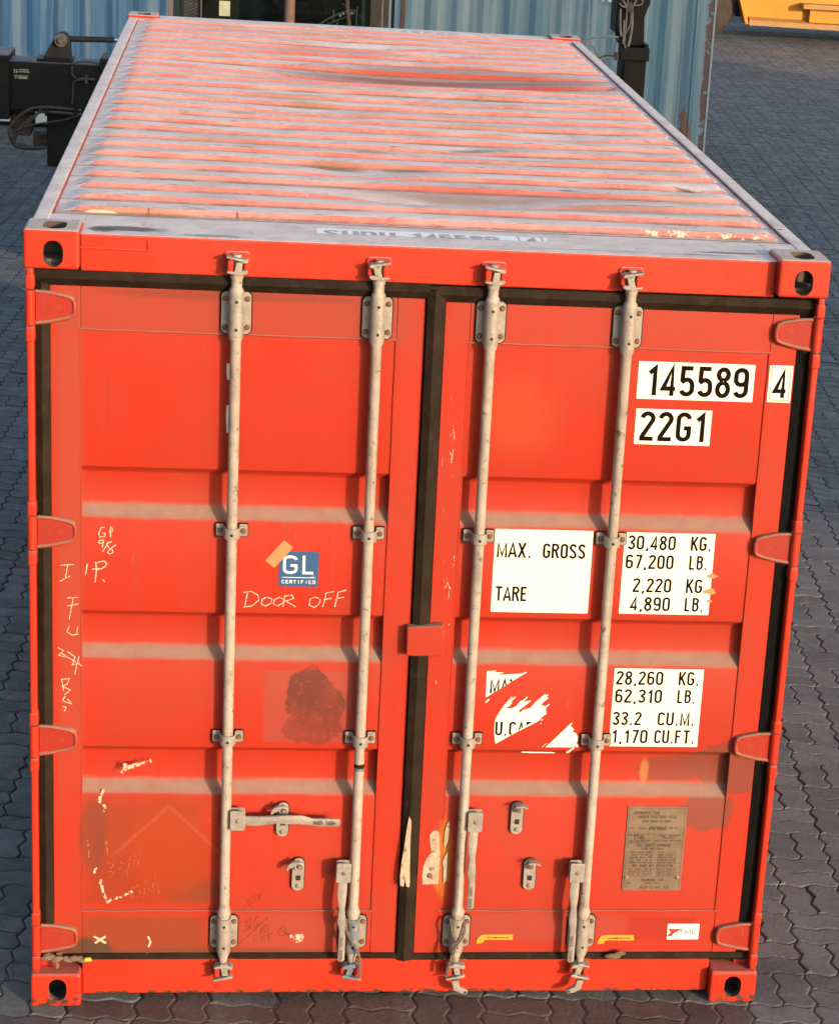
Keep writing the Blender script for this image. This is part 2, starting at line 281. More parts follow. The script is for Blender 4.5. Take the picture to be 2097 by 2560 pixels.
# blue container with washed out streaks
def bluemat(name, a, b, chips=True):
    q = NT(name)
    p = q.xyz(); gx = q.ramp(p[0], -2.5, 3.2)
    c = q.mix(gx, a, b)
    s1 = q.noise(1, 5, .6, src=q.mp((7, 7, .18))); s2 = q.noise(1, 6, .7, src=q.mp((26, 26, .5), (3, 0, 0)))
    c = q.mix(q.math('MULTIPLY', q.ramp(s1, .40, .62), .48), c, (.34,.39,.41))
    c = q.mix(q.math('MULTIPLY', q.ramp(s2, .54, .66), .42), c, (.38,.41,.40))
    c = q.mix(q.math('MULTIPLY', q.ramp(q.noise(1, 6, .7, src=q.mp((30, 30, .35), (9, 2, 1))), .56, .64), .65), c, (.045,.11,.17))
    if chips:
        c = q.mix(q.math('MULTIPLY', q.ramp(q.noise(9, 6, .7), .70, .73), .85), c, (.16,.12,.09))
        x5 = q.math('SUBTRACT', p[0], 5.30)
        e = q.math('ADD', q.math('ABSOLUTE', q.math('MULTIPLY', x5, 4.2)), q.math('MULTIPLY', p[2], .62))
        m = q.ramp(q.math('ADD', e, q.math('MULTIPLY', q.noise(6, 6, .75, src=q.mp((1, 1, .5))), 1.1)), 1.02, 1.06, 1, 0)
        c = q.mix(m, c, (.20,.115,.095))
        m2 = q.math('MULTIPLY', q.blob((5.51, 1.0), (.05, 1.2), edge=.1, amt=1.4, nsc=5), q.ramp(q.noise(12, 5, .7), .4, .46))
        c = q.mix(m2, c, (.12,.075,.07))
    q.bump(q.noise(8, 5, .6), .3, .02)
    return q.fin(c, .5, spec=.4)
M['blue'] = bluemat('streaked_blue_grey_paint', (.055,.175,.33), (.11,.22,.285))
M['paleedge'] = simple('pale_blue_edge', (.40,.45,.47), None, 8, .6)
M['black'] = simple('matt_black_machine_paint', (.005,.0055,.007), (.009,.009,.009), 6, .6, 0, .15, 40, spec=.2, dirt=.3, dirtcol=(.025,.022,.02), dsc=9, lo=.55, hi=.75)
M['blacktop'] = simple('pale_black_top', (.085,.09,.105), (.05,.055,.07), 9, .7, dirt=.6, dirtcol=(.02,.03,.08), dsc=9, lo=.6, hi=.65)  # greyer black on the upper faces of beam and head
M['hose'] = simple('grey_dusty_hose', (.035,.035,.033), (.07,.065,.058), 30, .7)
M['cable'] = simple('pale_grey_cable', (.24,.23,.20), (.14,.13,.12), 20, .7)
M['chrome'] = simple('polished_cylinder_rod', (.6,.62,.66), None, 8, .2, 1, 0)
M['brownpipe'] = simple('rust_brown_pipe', (.13,.075,.055), (.10,.06,.045), 14, .8)
M['frame'] = simple('dark_brown_cab_frame', (.035,.028,.022), (.05,.04,.03), 14, .5)
M['paper'] = simple('yellowed_paper', (.30,.32,.20), (.25,.26,.17), 20, .8, bump=0)
M['yellow'] = simple('machine_yellow_paint', (.46,.175,.006), (.42,.16,.006), 2, .4, 0, .1, 20)
M['yellowtread'] = simple('worn_yellow_tread_plate', (.34,.16,.03), (.28,.14,.045), 6, .6, 0, .9, 55, dirt=.5, dirtcol=(.22,.14,.07), dsc=9)
M['tyre'] = simple('brown_dusty_tyre_rubber', (.028,.020,.015), (.045,.031,.022), 12, .9, 0, .6, 30)
M['dark'] = simple('dark_underbody', (.012,.013,.018), None, 9, .8)
M['navy'] = simple('navy_blue_paint', (.01,.015,.07), None, 9, .5)
M['greywall'] = simple('weathered_grey_container_paint', (.22,.20,.18), (.17,.15,.14), 2, .6, dirt=.5, dirtcol=(.2,.1,.06), dsc=3)
def glass():
    q = NT('tinted_cab_glass'); q.t.nodes.remove(q.b)
    a = q.n('ShaderNodeBsdfTransparent'); a.inputs[0].default_value = (.36,.45,.42,1)
    g = q.n('ShaderNodeBsdfGlossy'); g.inputs['Roughness'].default_value = .05; g.inputs[0].default_value = (.8,.85,.9,1)
    f = q.n('ShaderNodeFresnel'); f.inputs[0].default_value = 1.5
    d = q.n('ShaderNodeBsdfDiffuse'); d.inputs[0].default_value = (.05,.055,.05,1)
    m = q.n('ShaderNodeMixShader'); q.put(m.inputs[0], f.outputs[0]); q.put(m.inputs[1], a.outputs[0]); q.put(m.inputs[2], g.outputs[0])
    m2 = q.n('ShaderNodeMixShader'); q.put(m2.inputs[0], q.ramp(q.noise(3, 5, .6), .3, .8, .04, .18)); q.put(m2.inputs[1], m.outputs[0]); q.put(m2.inputs[2], d.outputs[0])
    q.put(q.out.inputs[0], m2.outputs[0]); return q.m
M['glass'] = glass()

def pavermat(name, brown, stuff):
    q = NT(name)
    if stuff: r = q.n('ShaderNodeAttribute', attribute_name='tint').outputs['Fac']
    else: r = q.n('ShaderNodeObjectInfo').outputs['Random']
    if brown: c = q.mix(r, (.054,.040,.036), (.085,.058,.050))
    else: c = q.mix(r, (.078,.080,.082), (.140,.141,.142))
    c = q.mix(q.math('MULTIPLY', q.ramp(q.noise(9, 6, .7), .42, .72), .55), c, (.045,.040,.037) if brown else (.066,.060,.056))
    c = q.mix(q.math('MULTIPLY', q.ramp(q.noise(1.1, 5, .6), .45, .7), .5), c, (.092,.093,.096) if not brown else (.075,.055,.048))
    c = q.mix(q.math('MULTIPLY', q.ramp(q.noise(.7, 6, .75, dist=1.5), .50, .66), .55), c, (.034,.033,.034))
    c = q.mix(q.math('MULTIPLY', q.ramp(q.noise(1, 5, .7, src=q.mp((2.2, .25, 1), rot=(0,0,R(-25)))), .52, .68), .4), c, (.13,.125,.12))
    c = q.mix(q.math('MULTIPLY', q.ramp(q.noise(85, 5, .85), .50, .64), .6), c, (.04,.035,.035))
    c = q.mix(q.math('MULTIPLY', q.ramp(q.noise(100, 4, .85, src=q.mp((1, 1, 1), (5, 3, 1))), .58, .68), .45), c, (.20,.19,.185))
    c = q.mix(q.math('MULTIPLY', q.ramp(q.noise(55, 4, .8), .70, .74), .6), c, (.24,.24,.25))
    q.bump(q.math('ADD', q.noise(45, 5, .7), q.math('MULTIPLY', q.noise(320, 2), .5)), .8, .007)
    return q.fin(c, q.ramp(q.noise(12, 4), .3, .7, .55, .85), spec=.4)
M['paver_grey'] = pavermat('grey_paver_concrete', False, False)
M['paver_brown'] = pavermat('red_brown_paver_concrete', True, False)
M['paver_stuff'] = pavermat('grey_paver_concrete_field', False, True)
def groundmat():
    q = NT('sandy_joint_ground')
    c = q.mix(q.ramp(q.noise(5, 5, .6), .35, .7), (.050,.043,.037), (.036,.031,.028))
    f = q.blob((1.6, -.3), (2.2, .9), edge=.6, amt=.4, axes='xy', nsc=2); c = q.mix(f, c, (.19,.155,.125))
    q.bump(q.noise(150, 4, .7), .6, .006)
    p = q.xyz(); far = q.ramp(p[1], 33.8, 34.2); br = q.n('ShaderNodeTexBrick'); q.put(br.inputs['Vector'], q.mp((1, 1, 1), rot=(0, 0, R(4.5))))
    br.inputs['Scale'].default_value = 1; br.inputs['Brick Width'].default_value = .23; br.inputs['Row Height'].default_value = .115; br.inputs['Mortar Size'].default_value = .006
    br.inputs['Color1'].default_value = (.07,.072,.075,1); br.inputs['Color2'].default_value = (.085,.085,.088,1); br.inputs['Mortar'].default_value = (.05,.05,.05,1)
    return q.fin(q.mix(far, c, br.outputs[0]), .9, spec=.2)
M['ground'] = groundmat()

# ------------------------------------------------------------------ object helpers
def link(o, parent=None):
    COL.objects.link(o)
    if parent is not None:
        o.parent = parent
        if parent.parent is None and parent.type == 'EMPTY': o.matrix_parent_inverse = Matrix.LocRotScale(parent.location, parent.rotation_euler, None).inverted()
    return o
def thing(name, label, cat, loc=(0,0,0), group=None):
    o = bpy.data.objects.new(name, None); COL.objects.link(o); o.location = loc; o['label'] = label; o['category'] = cat; o.empty_display_size = .3
    if group: o['group'] = group
    return o
class MB:
    def __init__(s): s.v = []; s.f = []
    def add(s, vs, fs):
        b = len(s.v); s.v += [tuple(v) for v in vs]; s.f += [tuple(b+i for i in f) for f in fs]; return s
    def box(s, x0, x1, y0, y1, z0, z1):
        return s.add([(x0,y0,z0),(x1,y0,z0),(x1,y1,z0),(x0,y1,z0),(x0,y0,z1),(x1,y0,z1),(x1,y1,z1),(x0,y1,z1)],
                     [(0,3,2,1),(4,5,6,7),(0,1,5,4),(1,2,6,5),(2,3,7,6),(3,0,4,7)])
    def prism(s, poly, y0, y1):          # poly of (x,z), extruded in y
        n = len(poly); a = sum(poly[i][0]*poly[(i+1)%n][1]-poly[(i+1)%n][0]*poly[i][1] for i in range(n))
        if a < 0: poly = poly[::-1]
        return s.add([(x,y0,z) for x,z in poly]+[(x,y1,z) for x,z in poly],
                     [tuple(range(n)), tuple(range(2*n-1, n-1, -1))]+[(i, i+n, (i+1)%n+n, (i+1)%n) for i in range(n)])
    def prismx(s, poly, x0, x1):         # poly of (y,z), extruded in x
        n = len(poly)
        return s.add([(x0,y,z) for y,z in poly]+[(x1,y,z) for y,z in poly],
                     [tuple(range(n)), tuple(range(2*n-1, n-1, -1))]+[(i, i+n, (i+1)%n+n, (i+1)%n) for i in range(n)])
    def tube(s, pts, r, n=10, cap=True, rs=None):
        pts = [Vector(p) for p in pts]; m = len(pts); vs = []; up = None
        for i, p in enumerate(pts):
            t = (pts[min(i+1, m-1)]-pts[max(i-1, 0)]).normalized()
            if up is None: up = Vector((0,0,1)) if abs(t.z) < .9 else Vector((0,1,0))
            a = t.cross(up).normalized(); b = a.cross(t).normalized(); up = b
            rr = rs[i] if rs else r
            vs += [p+a*math.cos(2*math.pi*k/n)*rr+b*math.sin(2*math.pi*k/n)*rr for k in range(n)]
        fs = [(i*n+k, i*n+(k+1)%n, (i+1)*n+(k+1)%n, (i+1)*n+k) for i in range(m-1) for k in range(n)]
        if cap: fs += [tuple(range(n-1, -1, -1)), tuple((m-1)*n+k for k in range(n))]
        return s.add(vs, fs)
    def cyl(s, p0, p1, r, n=14, r2=None): return s.tube([p0, p1], r, n, rs=[r, r2 if r2 is not None else r])
    def ball(s, c, r, sc=(1,1,1), n=10, m=6):
        vs = [(c[0]+r*sc[0]*math.sin(math.pi*j/m)*math.cos(2*math.pi*i/n), c[1]+r*sc[1]*math.sin(math.pi*j/m)*math.sin(2*math.pi*i/n), c[2]+r*sc[2]*math.cos(math.pi*j/m)) for j in range(m+1) for i in range(n)]
        return s.add(vs, [(j*n+i, (j+1)*n+i, (j+1)*n+(i+1)%n, j*n+(i+1)%n) for j in range(m) for i in range(n)])
    def mesh(s, name, mat, smooth=False, fix=True):
        me = bpy.data.meshes.new(name); me.from_pydata(s.v, [], s.f)
        if fix:
            bm = bmesh.new(); bm.from_mesh(me); bmesh.ops.recalc_face_normals(bm, faces=bm.faces); bm.to_mesh(me); bm.free()
        if mat: me.materials.append(mat)
        if smooth: me.polygons.foreach_set('use_smooth', [True]*len(me.polygons))
        me.update(); return me
    def build(s, name, mat, parent=None, smooth=False, bevel=0, label=None, segs=2, ang=35, fix=True):
        o = bpy.data.objects.new(name, s.mesh(name, M[mat] if isinstance(mat, str) else mat, smooth, fix)); link(o, parent)
        if bevel:
            b = o.modifiers.new('bevel', 'BEVEL'); b.width = bevel; b.segments = segs; b.limit_method = 'ANGLE'; b.angle_limit = R(ang)
            b.harden_normals = False
            o.data.polygons.foreach_set('use_smooth', [True]*len(o.data.polygons))
            w_ = o.modifiers.new('wn', 'WEIGHTED_NORMAL'); w_.keep_sharp = False
        elif smooth:
            o.data.polygons.foreach_set('use_smooth', [True]*len(o.data.polygons))
            e = None
            try: o.data.set_sharp_from_angle(angle=R(40))
            except Exception: pass
        if label: o['label'] = label
        return o
def place(name, mesh, loc, parent):
    o = bpy.data.objects.new(name, mesh); link(o, parent); o.location = loc; return o

# ------------------------------------------------------------------ lettering: stroked condensed grotesque
def arc(cx, cy, rx, ry, a0, a1, n=8): return [(cx+rx*math.cos(R(a0+(a1-a0)*i/n)), cy+ry*math.sin(R(a0+(a1-a0)*i/n))) for i in range(n+1)]
l, r, c_, b, t, m = .08, .42, .25, .07, .93, .5
G = {
 '0': [arc(c_,t-.17,.17,.17,180,0)+arc(c_,b+.17,.17,.17,0,-180)+[(l,t-.17)]],
 '1': [[(.10,.73),(.27,.90),(.27,0)]],
 '2': [arc(c_,t-.17,.17,.17,175,-25)+[(l+.01,b+.06),(l+.01,b),(r+.03,b)]],
 '3': [arc(c_,t-.17,.17,.17,165,-70,9)+[(.2,.52)],[(.2,.52)]+arc(c_,.27,.17,.2,75,-165,10)],
 '4': [[(.35,0),(.35,.93),(.07,.24),(.46,.24)]],
 '5': [[(r,t),(.11,t),(.10,.53)]+arc(c_,.36,.17,.20,135,0,6)+arc(c_,b+.17,.17,.17,0,-165)],
 '6': [arc(c_,t-.17,.17,.17,15,180)+arc(c_,b+.17,.17,.17,180,360)+[(r,.40)]+arc(c_,.40,.17,.16,0,165,8)],
 '7': [[(l,t),(r,t),(.2,0)]],
 '8': [arc(c_,t-.18,.155,.18,-90,270,16),arc(c_,b+.2,.17,.22,90,450,16)],
 '9': [arc(c_,b+.17,.17,.17,-165,0)+arc(c_,t-.17,.17,.17,0,180)+[(l,.60)]+arc(c_,.60,.17,.16,180,345,8)],
 'A': [[(.03,0),(.25,t+.02),(.47,0)],[(.12,.27),(.38,.27)]],
 'B': [[(l,b),(l,t)]+arc(.24,t-.18,.17,.18,90,-90)+[(l,.57)],[(.24,.57)]+arc(.24,b+.25,.18,.25,90,-90)+[(l,b)]],
 'C': [arc(c_,t-.17,.17,.17,5,180)+arc(c_,b+.17,.17,.17,180,355)],
 'D': [[(l,b),(l,t)]+arc(.23,t-.17,.18,.17,90,0)+arc(.23,b+.17,.18,.17,0,-90)+[(l,b)]],
 'E': [[(.40,t),(l,t),(l,b),(.41,b)],[(l,.52),(.36,.52)]],
 'F': [[(.40,t),(l,t),(l,0)],[(l,.52),(.36,.52)]],
 'G': [arc(c_,t-.17,.17,.17,5,180)+arc(c_,b+.17,.17,.17,180,360)+[(r,.46),(.26,.46)]],
 'H': [[(l,0),(l,1)],[(r,0),(r,1)],[(l,.52),(r,.52)]],
 'I': [[(.25,0),(.25,1)]],
 'K': [[(l,0),(l,1)],[(r+.01,1),(l+.04,.42)],[(.19,.58),(r+.03,0)]],
 'L': [[(l,1),(l,b),(.40,b)]],
 'M': [[(.07,0),(.07,.96),(.31,.12),(.55,.96),(.55,0)]],
 'N': [[(l,0),(l,.97),(r,.03),(r,1)]],
 'O': [arc(c_,t-.17,.17,.17,180,0)+arc(c_,b+.17,.17,.17,0,-180)+[(l,t-.17)]],
 'P': [[(l,0),(l,t)]+arc(.24,t-.2,.18,.2,90,-90)+[(l,.53)]],
 'R': [[(l,0),(l,t)]+arc(.24,t-.19,.18,.19,90,-90)+[(l,.55)],[(.26,.55),(r+.02,0)]],
 'S': [arc(c_,t-.18,.17,.18,10,200,8)+[(.17,.58),(.34,.45)]+arc(c_,b+.18,.17,.18,20,-170,8)],
 'T': [[(.25,0),(.25,.9)],[(.03,t),(.47,t)]],
 'U': [[(l,1),(l,b+.17)]+arc(c_,b+.17,.17,.17,180,360)+[(r,1)]],
 'V': [[(.04,1),(.25,.05),(.46,1)]],
 'X': [[(.05,0),(.44,1)],[(.05,1),(.44,0)]],
 'Y': [[(.04,1),(.25,.45),(.46,1)],[(.25,.48),(.25,0)]],
 '.': [[(.07,.07),(.20,.07)]], ',': [[(.15,.12),(.11,-.10)]], '/': [[(.05,0),(.4,1)]], '-': [[(.1,.45),(.4,.45)]], '&': [[(.1,.45),(.4,.45)]],
}
WID = {'1':.40,'M':.62,'.':.27,',':.24,'I':.5,' ':.5}
def clip(poly, hp):
    if hp is None: return poly
    (ax, az), (bx, bz) = hp; out = []
    f = lambda p: (bx-ax)*(p[1]-az)-(bz-az)*(p[0]-ax)
    for i in range(len(poly)):
        p, q = poly[i], poly[(i+1) % len(poly)]; fp, fq = f(p), f(q)
        if fp >= 0: out.append(p)
        if fp*fq < 0: k = fp/(fp-fq); out.append((p[0]+(q[0]-p[0])*k, p[1]+(q[1]-p[1])*k))
    return out
def strokes(mb, lines, wd, tf, hp=None):
    """lines in local 2-D, wd full stroke width in target units, tf maps (x,z)->3-D"""
    o0 = Vector(tf(0, 0)); nv = (Vector(tf(1, 0))-o0).cross(Vector(tf(0, 1))-o0).normalized()
    for ln in lines:
        if len(ln) < 2: continue
        p = np.array([q for i_, q in enumerate(ln) if i_ == 0 or abs(q[0]-ln[i_-1][0])+abs(q[1]-ln[i_-1][1]) > 1e-7], float); d = np.diff(p, axis=0); L = np.maximum(np.hypot(d[:,0], d[:,1]), 1e-9); d = d/L[:,None]
        nrm = np.c_[-d[:,1], d[:,0]]; k = len(p); nn = np.zeros((k, 2))
        for i in range(k):
            if i == 0: q = nrm[0]
            elif i == k-1: q = nrm[-1]
            else:
                q = nrm[i-1]+nrm[i]; q = q/max(np.hypot(*q), 1e-6); q = q/max(.45, float(q@nrm[i]))
            nn[i] = q
        w2 = np.broadcast_to(np.asarray(wd, float)/2, (k,))
        A = p+nn*w2[:,None]; B = p-nn*w2[:,None]
        for i in range(k-1):
            po = clip([tuple(B[i]), tuple(B[i+1]), tuple(A[i+1]), tuple(A[i])], hp)
            mb.cnt = (getattr(mb, 'cnt', 0)+1) % 24
            if len(po) > 2: mb.add([Vector(tf(*q))+nv*(mb.cnt*1.5e-5) for q in po], [tuple(range(len(po)))])
def text(mb, s, x, z, h, tf, w=None, sx=1.0, wt=.14, gap=.075, hp=None):
    tot = sum(WID.get(ch, .5)+gap for ch in s)-gap
    if w: sx = w/(tot*h)
    for ch in s:
        if ch in G:
            strokes(mb, [[(x+a*h*sx, z+b_*h) for a, b_ in ln] for ln in G[ch]], wt*h*min(1, .5+.5*sx), tf, hp)
        x += (WID.get(ch, .5)+gap)*h*sx
    return x

# ================================================================== GROUND
gr = bpy.data.objects.new('ground', MB().add([(-400,-300,-.0068),(400,-300,-.0068),(400,700,-.0068),(-400,700,-.0068)], [(0,1,2,3)]).mesh('ground', M['ground'], fix=False)); COL.objects.link(gr)
gr['kind'] = 'structure'
P_ = .2297; GA = R(-4.4); GX, GY = 1.27, .075
ca, sa = math.cos(GA), math.sin(GA)
def g2w(a, b_): return (GX+a*ca-b_*sa, GY+a*sa+b_*ca)
zz = lambda t_: float(np.interp(t_ % 1.0, [0,.125,.375,.625,.875,1], [0,.0105,-.0105,.0105,-.0105,0]))
def paver_outline(kind):
    # outline in cell units metres: 'h0','h1' (lower/upper half), 'v0','v1'
    T = [0,.125,.375,.625,.875]
    def edge(p0, p1, ts, norm):
        out = []
        for q in ts:
            x = p0[0]+(p1[0]-p0[0])*q; y = p0[1]+(p1[1]-p0[1])*q; a = (x if norm == 'y' else y)
            o = zz(a) if 0 < q < 1 or abs(a-.5) < 1e-6 else 0
            out.append((x*P_+(o if norm == 'x' else 0), y*P_+(o if norm == 'y' else 0)))
        return out
    full = [0,.125,.375,.625,.875]; half = {0:[0,.25,.75],1:[0,.25,.75]}
    k = int(kind[1])
    if kind[0] == 'v': x0, x1, y0, y1 = .5*k, .5*k+.5, 0, 1
    else: x0, x1, y0, y1 = 0, 1, .5*k, .5*k+.5
    tx = full if kind[0] == 'h' else half[k]; ty = full if kind[0] == 'v' else half[k]
    pts = edge((x0,y0),(x1,y0),tx,'y')+edge((x1,y0),(x1,y1),ty,'x')+edge((x1,y1),(x0,y1),[q for q in ([0,.125,.375,.625,.875] if kind[0]=='h' else [0,.25,.75])],'y')+edge((x0,y1),(x0,y0),[q for q in ([0,.125,.375,.625,.875] if kind[0]=='v' else [0,.25,.75])],'x')
    return pts
def inset(pts, d):
    n = len(pts); out = []
    for i in range(n):
        p0, p1, p2 = np.array(pts[i-1]), np.array(pts[i]), np.array(pts[(i+1) % n])
        a = p1-p0; a = a/np.hypot(*a); c2 = p2-p1; c2 = c2/np.hypot(*c2)
        n1 = np.array((-a[1], a[0])); n2 = np.array((-c2[1], c2[0])); q = n1+n2; q = q/max(np.hypot(*q), 1e-6); q = q/max(.5, q@n1)
        out.append(tuple(p1+q*d))
    return out
def paver_geo(kind, deep=True):
    o = paver_outline(kind); a = inset(o, .003); b2 = inset(o, .0085); n = len(o)
    if kind[0] == 'v': cx, cy = (.25+.5*int(kind[1]))*P_, .5*P_
    else: cx, cy = .5*P_, (.25+.5*int(kind[1]))*P_
    V = [(x-cx, y-cy, -.012) for x, y in a]+[(x-cx, y-cy, -.0032) for x, y in a]+[(x-cx, y-cy, 0) for x, y in b2]
    F = [(i, (i+1)%n, n+(i+1)%n, n+i) for i in range(n)]+[(n+i, n+(i+1)%n, 2*n+(i+1)%n, 2*n+i) for i in range(n)]+[tuple(range(2*n, 3*n))]
    if not deep:
        V = V[n:]; F = [(i, (i+1)%n, n+(i+1)%n, n+i) for i in range(n)]+[tuple(range(n, 2*n))]
    return V, F, (cx, cy)
PG = {k: paver_geo(k) for k in ('h0','h1','v0','v1')}; PF = {k: paver_geo(k, False) for k in PG}
PM = {}
for k in PG:
    for br in (0, 1):
        me = bpy.data.meshes.new('paver'); me.from_pydata(PG[k][0], [], PG[k][1]); me.materials.append(M['paver_brown' if br else 'paver_grey']); PM[k, br] = me
def blocked(x, y):
    # does the red container (or the blue one) hide this ground point from the camera?
    d = Vector((x, y, 0))-_C
    for (x0, x1, y0, y1, z1) in ((0, 2.438, 0, 6.058, 2.591),):
        t0, t1 = 0, .999
        for o_, dd, lo, hi in ((_C.x, d.x, x0, x1), (_C.y, d.y, y0, y1), (_C.z, d.z, .03, z1)):
            if abs(dd) < 1e-9: continue
            a, b2 = (lo-o_)/dd, (hi-o_)/dd
            if a > b2: a, b2 = b2, a
            t0, t1 = max(t0, a), min(t1, b2)
        if t0 < t1: return True
    return False
cells = []
for i in range(-40, 62):
    for j in range(-12, 175):
        cx, cy = g2w((i+.5)*P_, (j+.5)*P_)
        ok = (-3.2 < cx < 5.6 and -1.6 < cy < 12) or (-3.6 < cx < 9 and 12 <= cy < 20) or (4.2 < cx < 13 and 20 <= cy < 34) or (-3.6 < cx < 4.3 and 20 <= cy < 21)
        if not ok or (.35 < cx < 2.1 and .6 < cy < 5.6): continue
        kind = 'h' if (i+j) % 2 == 0 else 'v'
        for k in (0, 1):
            la, lb = ((i+.5)*P_, (j+.25+.5*k)*P_) if kind == 'h' else ((i+.25+.5*k)*P_, (j+.5)*P_)
            x, y = g2w(la, lb); cells.append((x, y, kind+str(k)))
vis = []
for n_, (x, y, k) in enumerate(cells):
    if y > 9: continue
    u, v, dz = proj((x, y, 0))
    if -25 < u < 2122 and -25 < v < 2580 and not blocked(x, y): vis.append((dz, n_))
vis.sort(); near = set(n_ for _, n_ in vis[:298])
V, F, T = [], [], []
rg = random.Random(3)
def isbrown(x, y): return (-.05 < x < 2.46 and y < .6)
for n_, (x, y, k) in enumerate(cells):
    jz = rg.uniform(-.003, .0015); tx, ty, tr = rg.gauss(0, .009), rg.gauss(0, .009), GA+rg.gauss(0, .004)
    if n_ in near:
        o = bpy.data.objects.new('paver', PM[k, 1 if isbrown(x, y) else 0]); COL.objects.link(o); o.parent = gr
        o.location = (x, y, jz); o.rotation_euler = (tx, ty, tr)
    else:
        gv, gf, _ = PG[k] if y < 5 else PF[k]; c1, s1 = math.cos(tr), math.sin(tr); b0 = len(V)
        tv = rg.random()
        for (a, b2, z) in gv: V.append((x+a*c1-b2*s1, y+a*s1+b2*c1, z+jz-a*ty+b2*tx)); T.append(tv)
        F += [tuple(b0+q for q in f) for f in gf]
me = bpy.data.meshes.new('paver_field'); me.from_pydata(V, [], F); me.materials.append(M['paver_stuff'])
at_ = me.attributes.new('tint', 'FLOAT', 'POINT'); at_.data.foreach_set('value', T)
pf = bpy.data.objects.new('paver_field', me); COL.objects.link(pf); pf.parent = gr; pf['kind'] = 'stuff'

# ================================================================== RED CONTAINER
W, D, H = 2.438, 6.058, 2.591
RC = thing('shipping_container', 'bright red shipping container with closed doors, locking rods and dusty corrugated roof', 'container', (W/2, D/2, 0))
# --- corner castings
def casting(right, rear, top):
    w_, d_, h_ = .162, .178, .118
    x0 = W-w_ if right else 0; y0 = D-d_ if rear else 0; z0 = H-h_ if top else 0
    base = MB().box(x0, x0+w_, y0, y0+d_, z0, z0+h_).mesh('corner_casting', M['fresh'])
    cut = MB(); T_ = .028
    cut.box(x0+T_, x0+w_-T_, y0+T_, y0+d_-T_, z0+T_*.75, z0+h_-T_*.75)
    def stad(cx, cz, rw, rh, n=8):
        q = min(rw, rh)
        if rh >= rw: return [(cx+rw*math.cos(a), cz+(rh-rw)*(1)+rw*math.sin(a)) for a in [math.pi*i/n for i in range(n+1)]]+[(cx+rw*math.cos(a), cz-(rh-rw)+rw*math.sin(a)) for a in [math.pi+math.pi*i/n for i in range(n+1)]]
        return [(cx+(rw-rh)+rh*math.cos(a), cz+rh*math.sin(a)) for a in [-math.pi/2+math.pi*i/n for i in range(n+1)]]+[(cx-(rw-rh)+rh*math.cos(a), cz+rh*math.sin(a)) for a in [math.pi/2+math.pi*i/n for i in range(n+1)]]
    fx = x0+(.086 if not right else w_-.083); fz = z0+(.047 if top else .062)
    cutters = [cut]
    fy0, fy1 = (y0-.02, y0+.05) if not rear else (y0+d_-.05, y0+d_+.02)
    cutters.append(MB().prism(stad(fx, fz, .029, .040), fy0, fy1))
    side = MB(); sp = stad(y0+.09, fz, .032, .036)
    side.prismx(sp, *((x0-.02, x0+.05) if not right else (x0+w_-.05, x0+w_+.02))); cutters.append(side)
    th = MB(); tp = [(x0+w_/2+.005+a, y0+.082+b2) for a, b2 in [(px, pz) for px, pz in stad(0, 0, .034, .058)]]
    zt = (z0+h_-.05, z0+h_+.02) if top else (z0-.02, z0+.05); n = len(tp)
    th.add([(x, y, zt[0]) for x, y in tp]+[(x, y, zt[1]) for x, y in tp], [tuple(range(n)), tuple(range(2*n-1, n-1, -1))]+[(i, i+n, (i+1)%n+n, (i+1)%n) for i in range(n)]); cutters.append(th)
    o = bpy.data.objects.new('corner_casting', base); COL.objects.link(o); tmp = []
    bv = o.modifiers.new('b', 'BEVEL'); bv.width = .009; bv.segments = 2; bv.limit_method = 'ANGLE'
    for q in cutters:
        co = bpy.data.objects.new('tmp', q.mesh('tmp', M['shadow_inside'])); COL.objects.link(co); tmp.append(co)
        md = o.modifiers.new('c', 'BOOLEAN'); md.operation = 'DIFFERENCE'; md.object = co; md.solver = 'EXACT'
        try: md.material_mode = 'TRANSFER'
        except Exception: pass
    bpy.context.view_layer.update(); dg = bpy.context.evaluated_depsgraph_get()
    nm = bpy.data.meshes.new_from_object(o.evaluated_get(dg)); o.modifiers.clear(); o.data = nm
    for q in tmp: bpy.data.objects.remove(q)
    b3 = o.modifiers.new('b2', 'BEVEL'); b3.width = .002; b3.segments = 1; b3.limit_method = 'ANGLE'; b3.angle_limit = R(50)
    o.parent = RC; o.matrix_parent_inverse = Matrix.Translation(-RC.location)
    return o
for rt in (0, 1):
    for re in (0, 1):
        for tp_ in (0, 1): casting(rt, re, tp_)
# --- posts: narrow front flange with the knuckles of the hinges
HZ = [2.352, 1.645, .946, .238]
for rt in (0, 1):
    p = MB(); X = (lambda a: W-a) if rt else (lambda a: a)
    def bx(mb, xa, xb, *k): mb.box(min(X(xa), X(xb)), max(X(xa), X(xb)), *k)
    zs = [(.118, HZ[3]-.062), (HZ[3]+.058, HZ[2]-.062), (HZ[2]+.058, HZ[1]-.062), (HZ[1]+.058, HZ[0]-.062), (HZ[0]+.058, 2.473)]
    for (za, zb) in zs: bx(p, .006, .028, .010, .060, za+.002, zb-.002)
    bx(p, .006, .075, .062, .16, .118, 2.473)
    po = p.build('corner_post', 'fresh', RC, bevel=.006)
    for hz in HZ:
        for (za, zb) in ((hz-.106, hz-.058), (hz+.055, hz+.100)):
            lug = MB(); bx(lug, .003, .031, .006, .058, za, zb); lug.build('hinge_lug', 'fresh', po, bevel=.007)
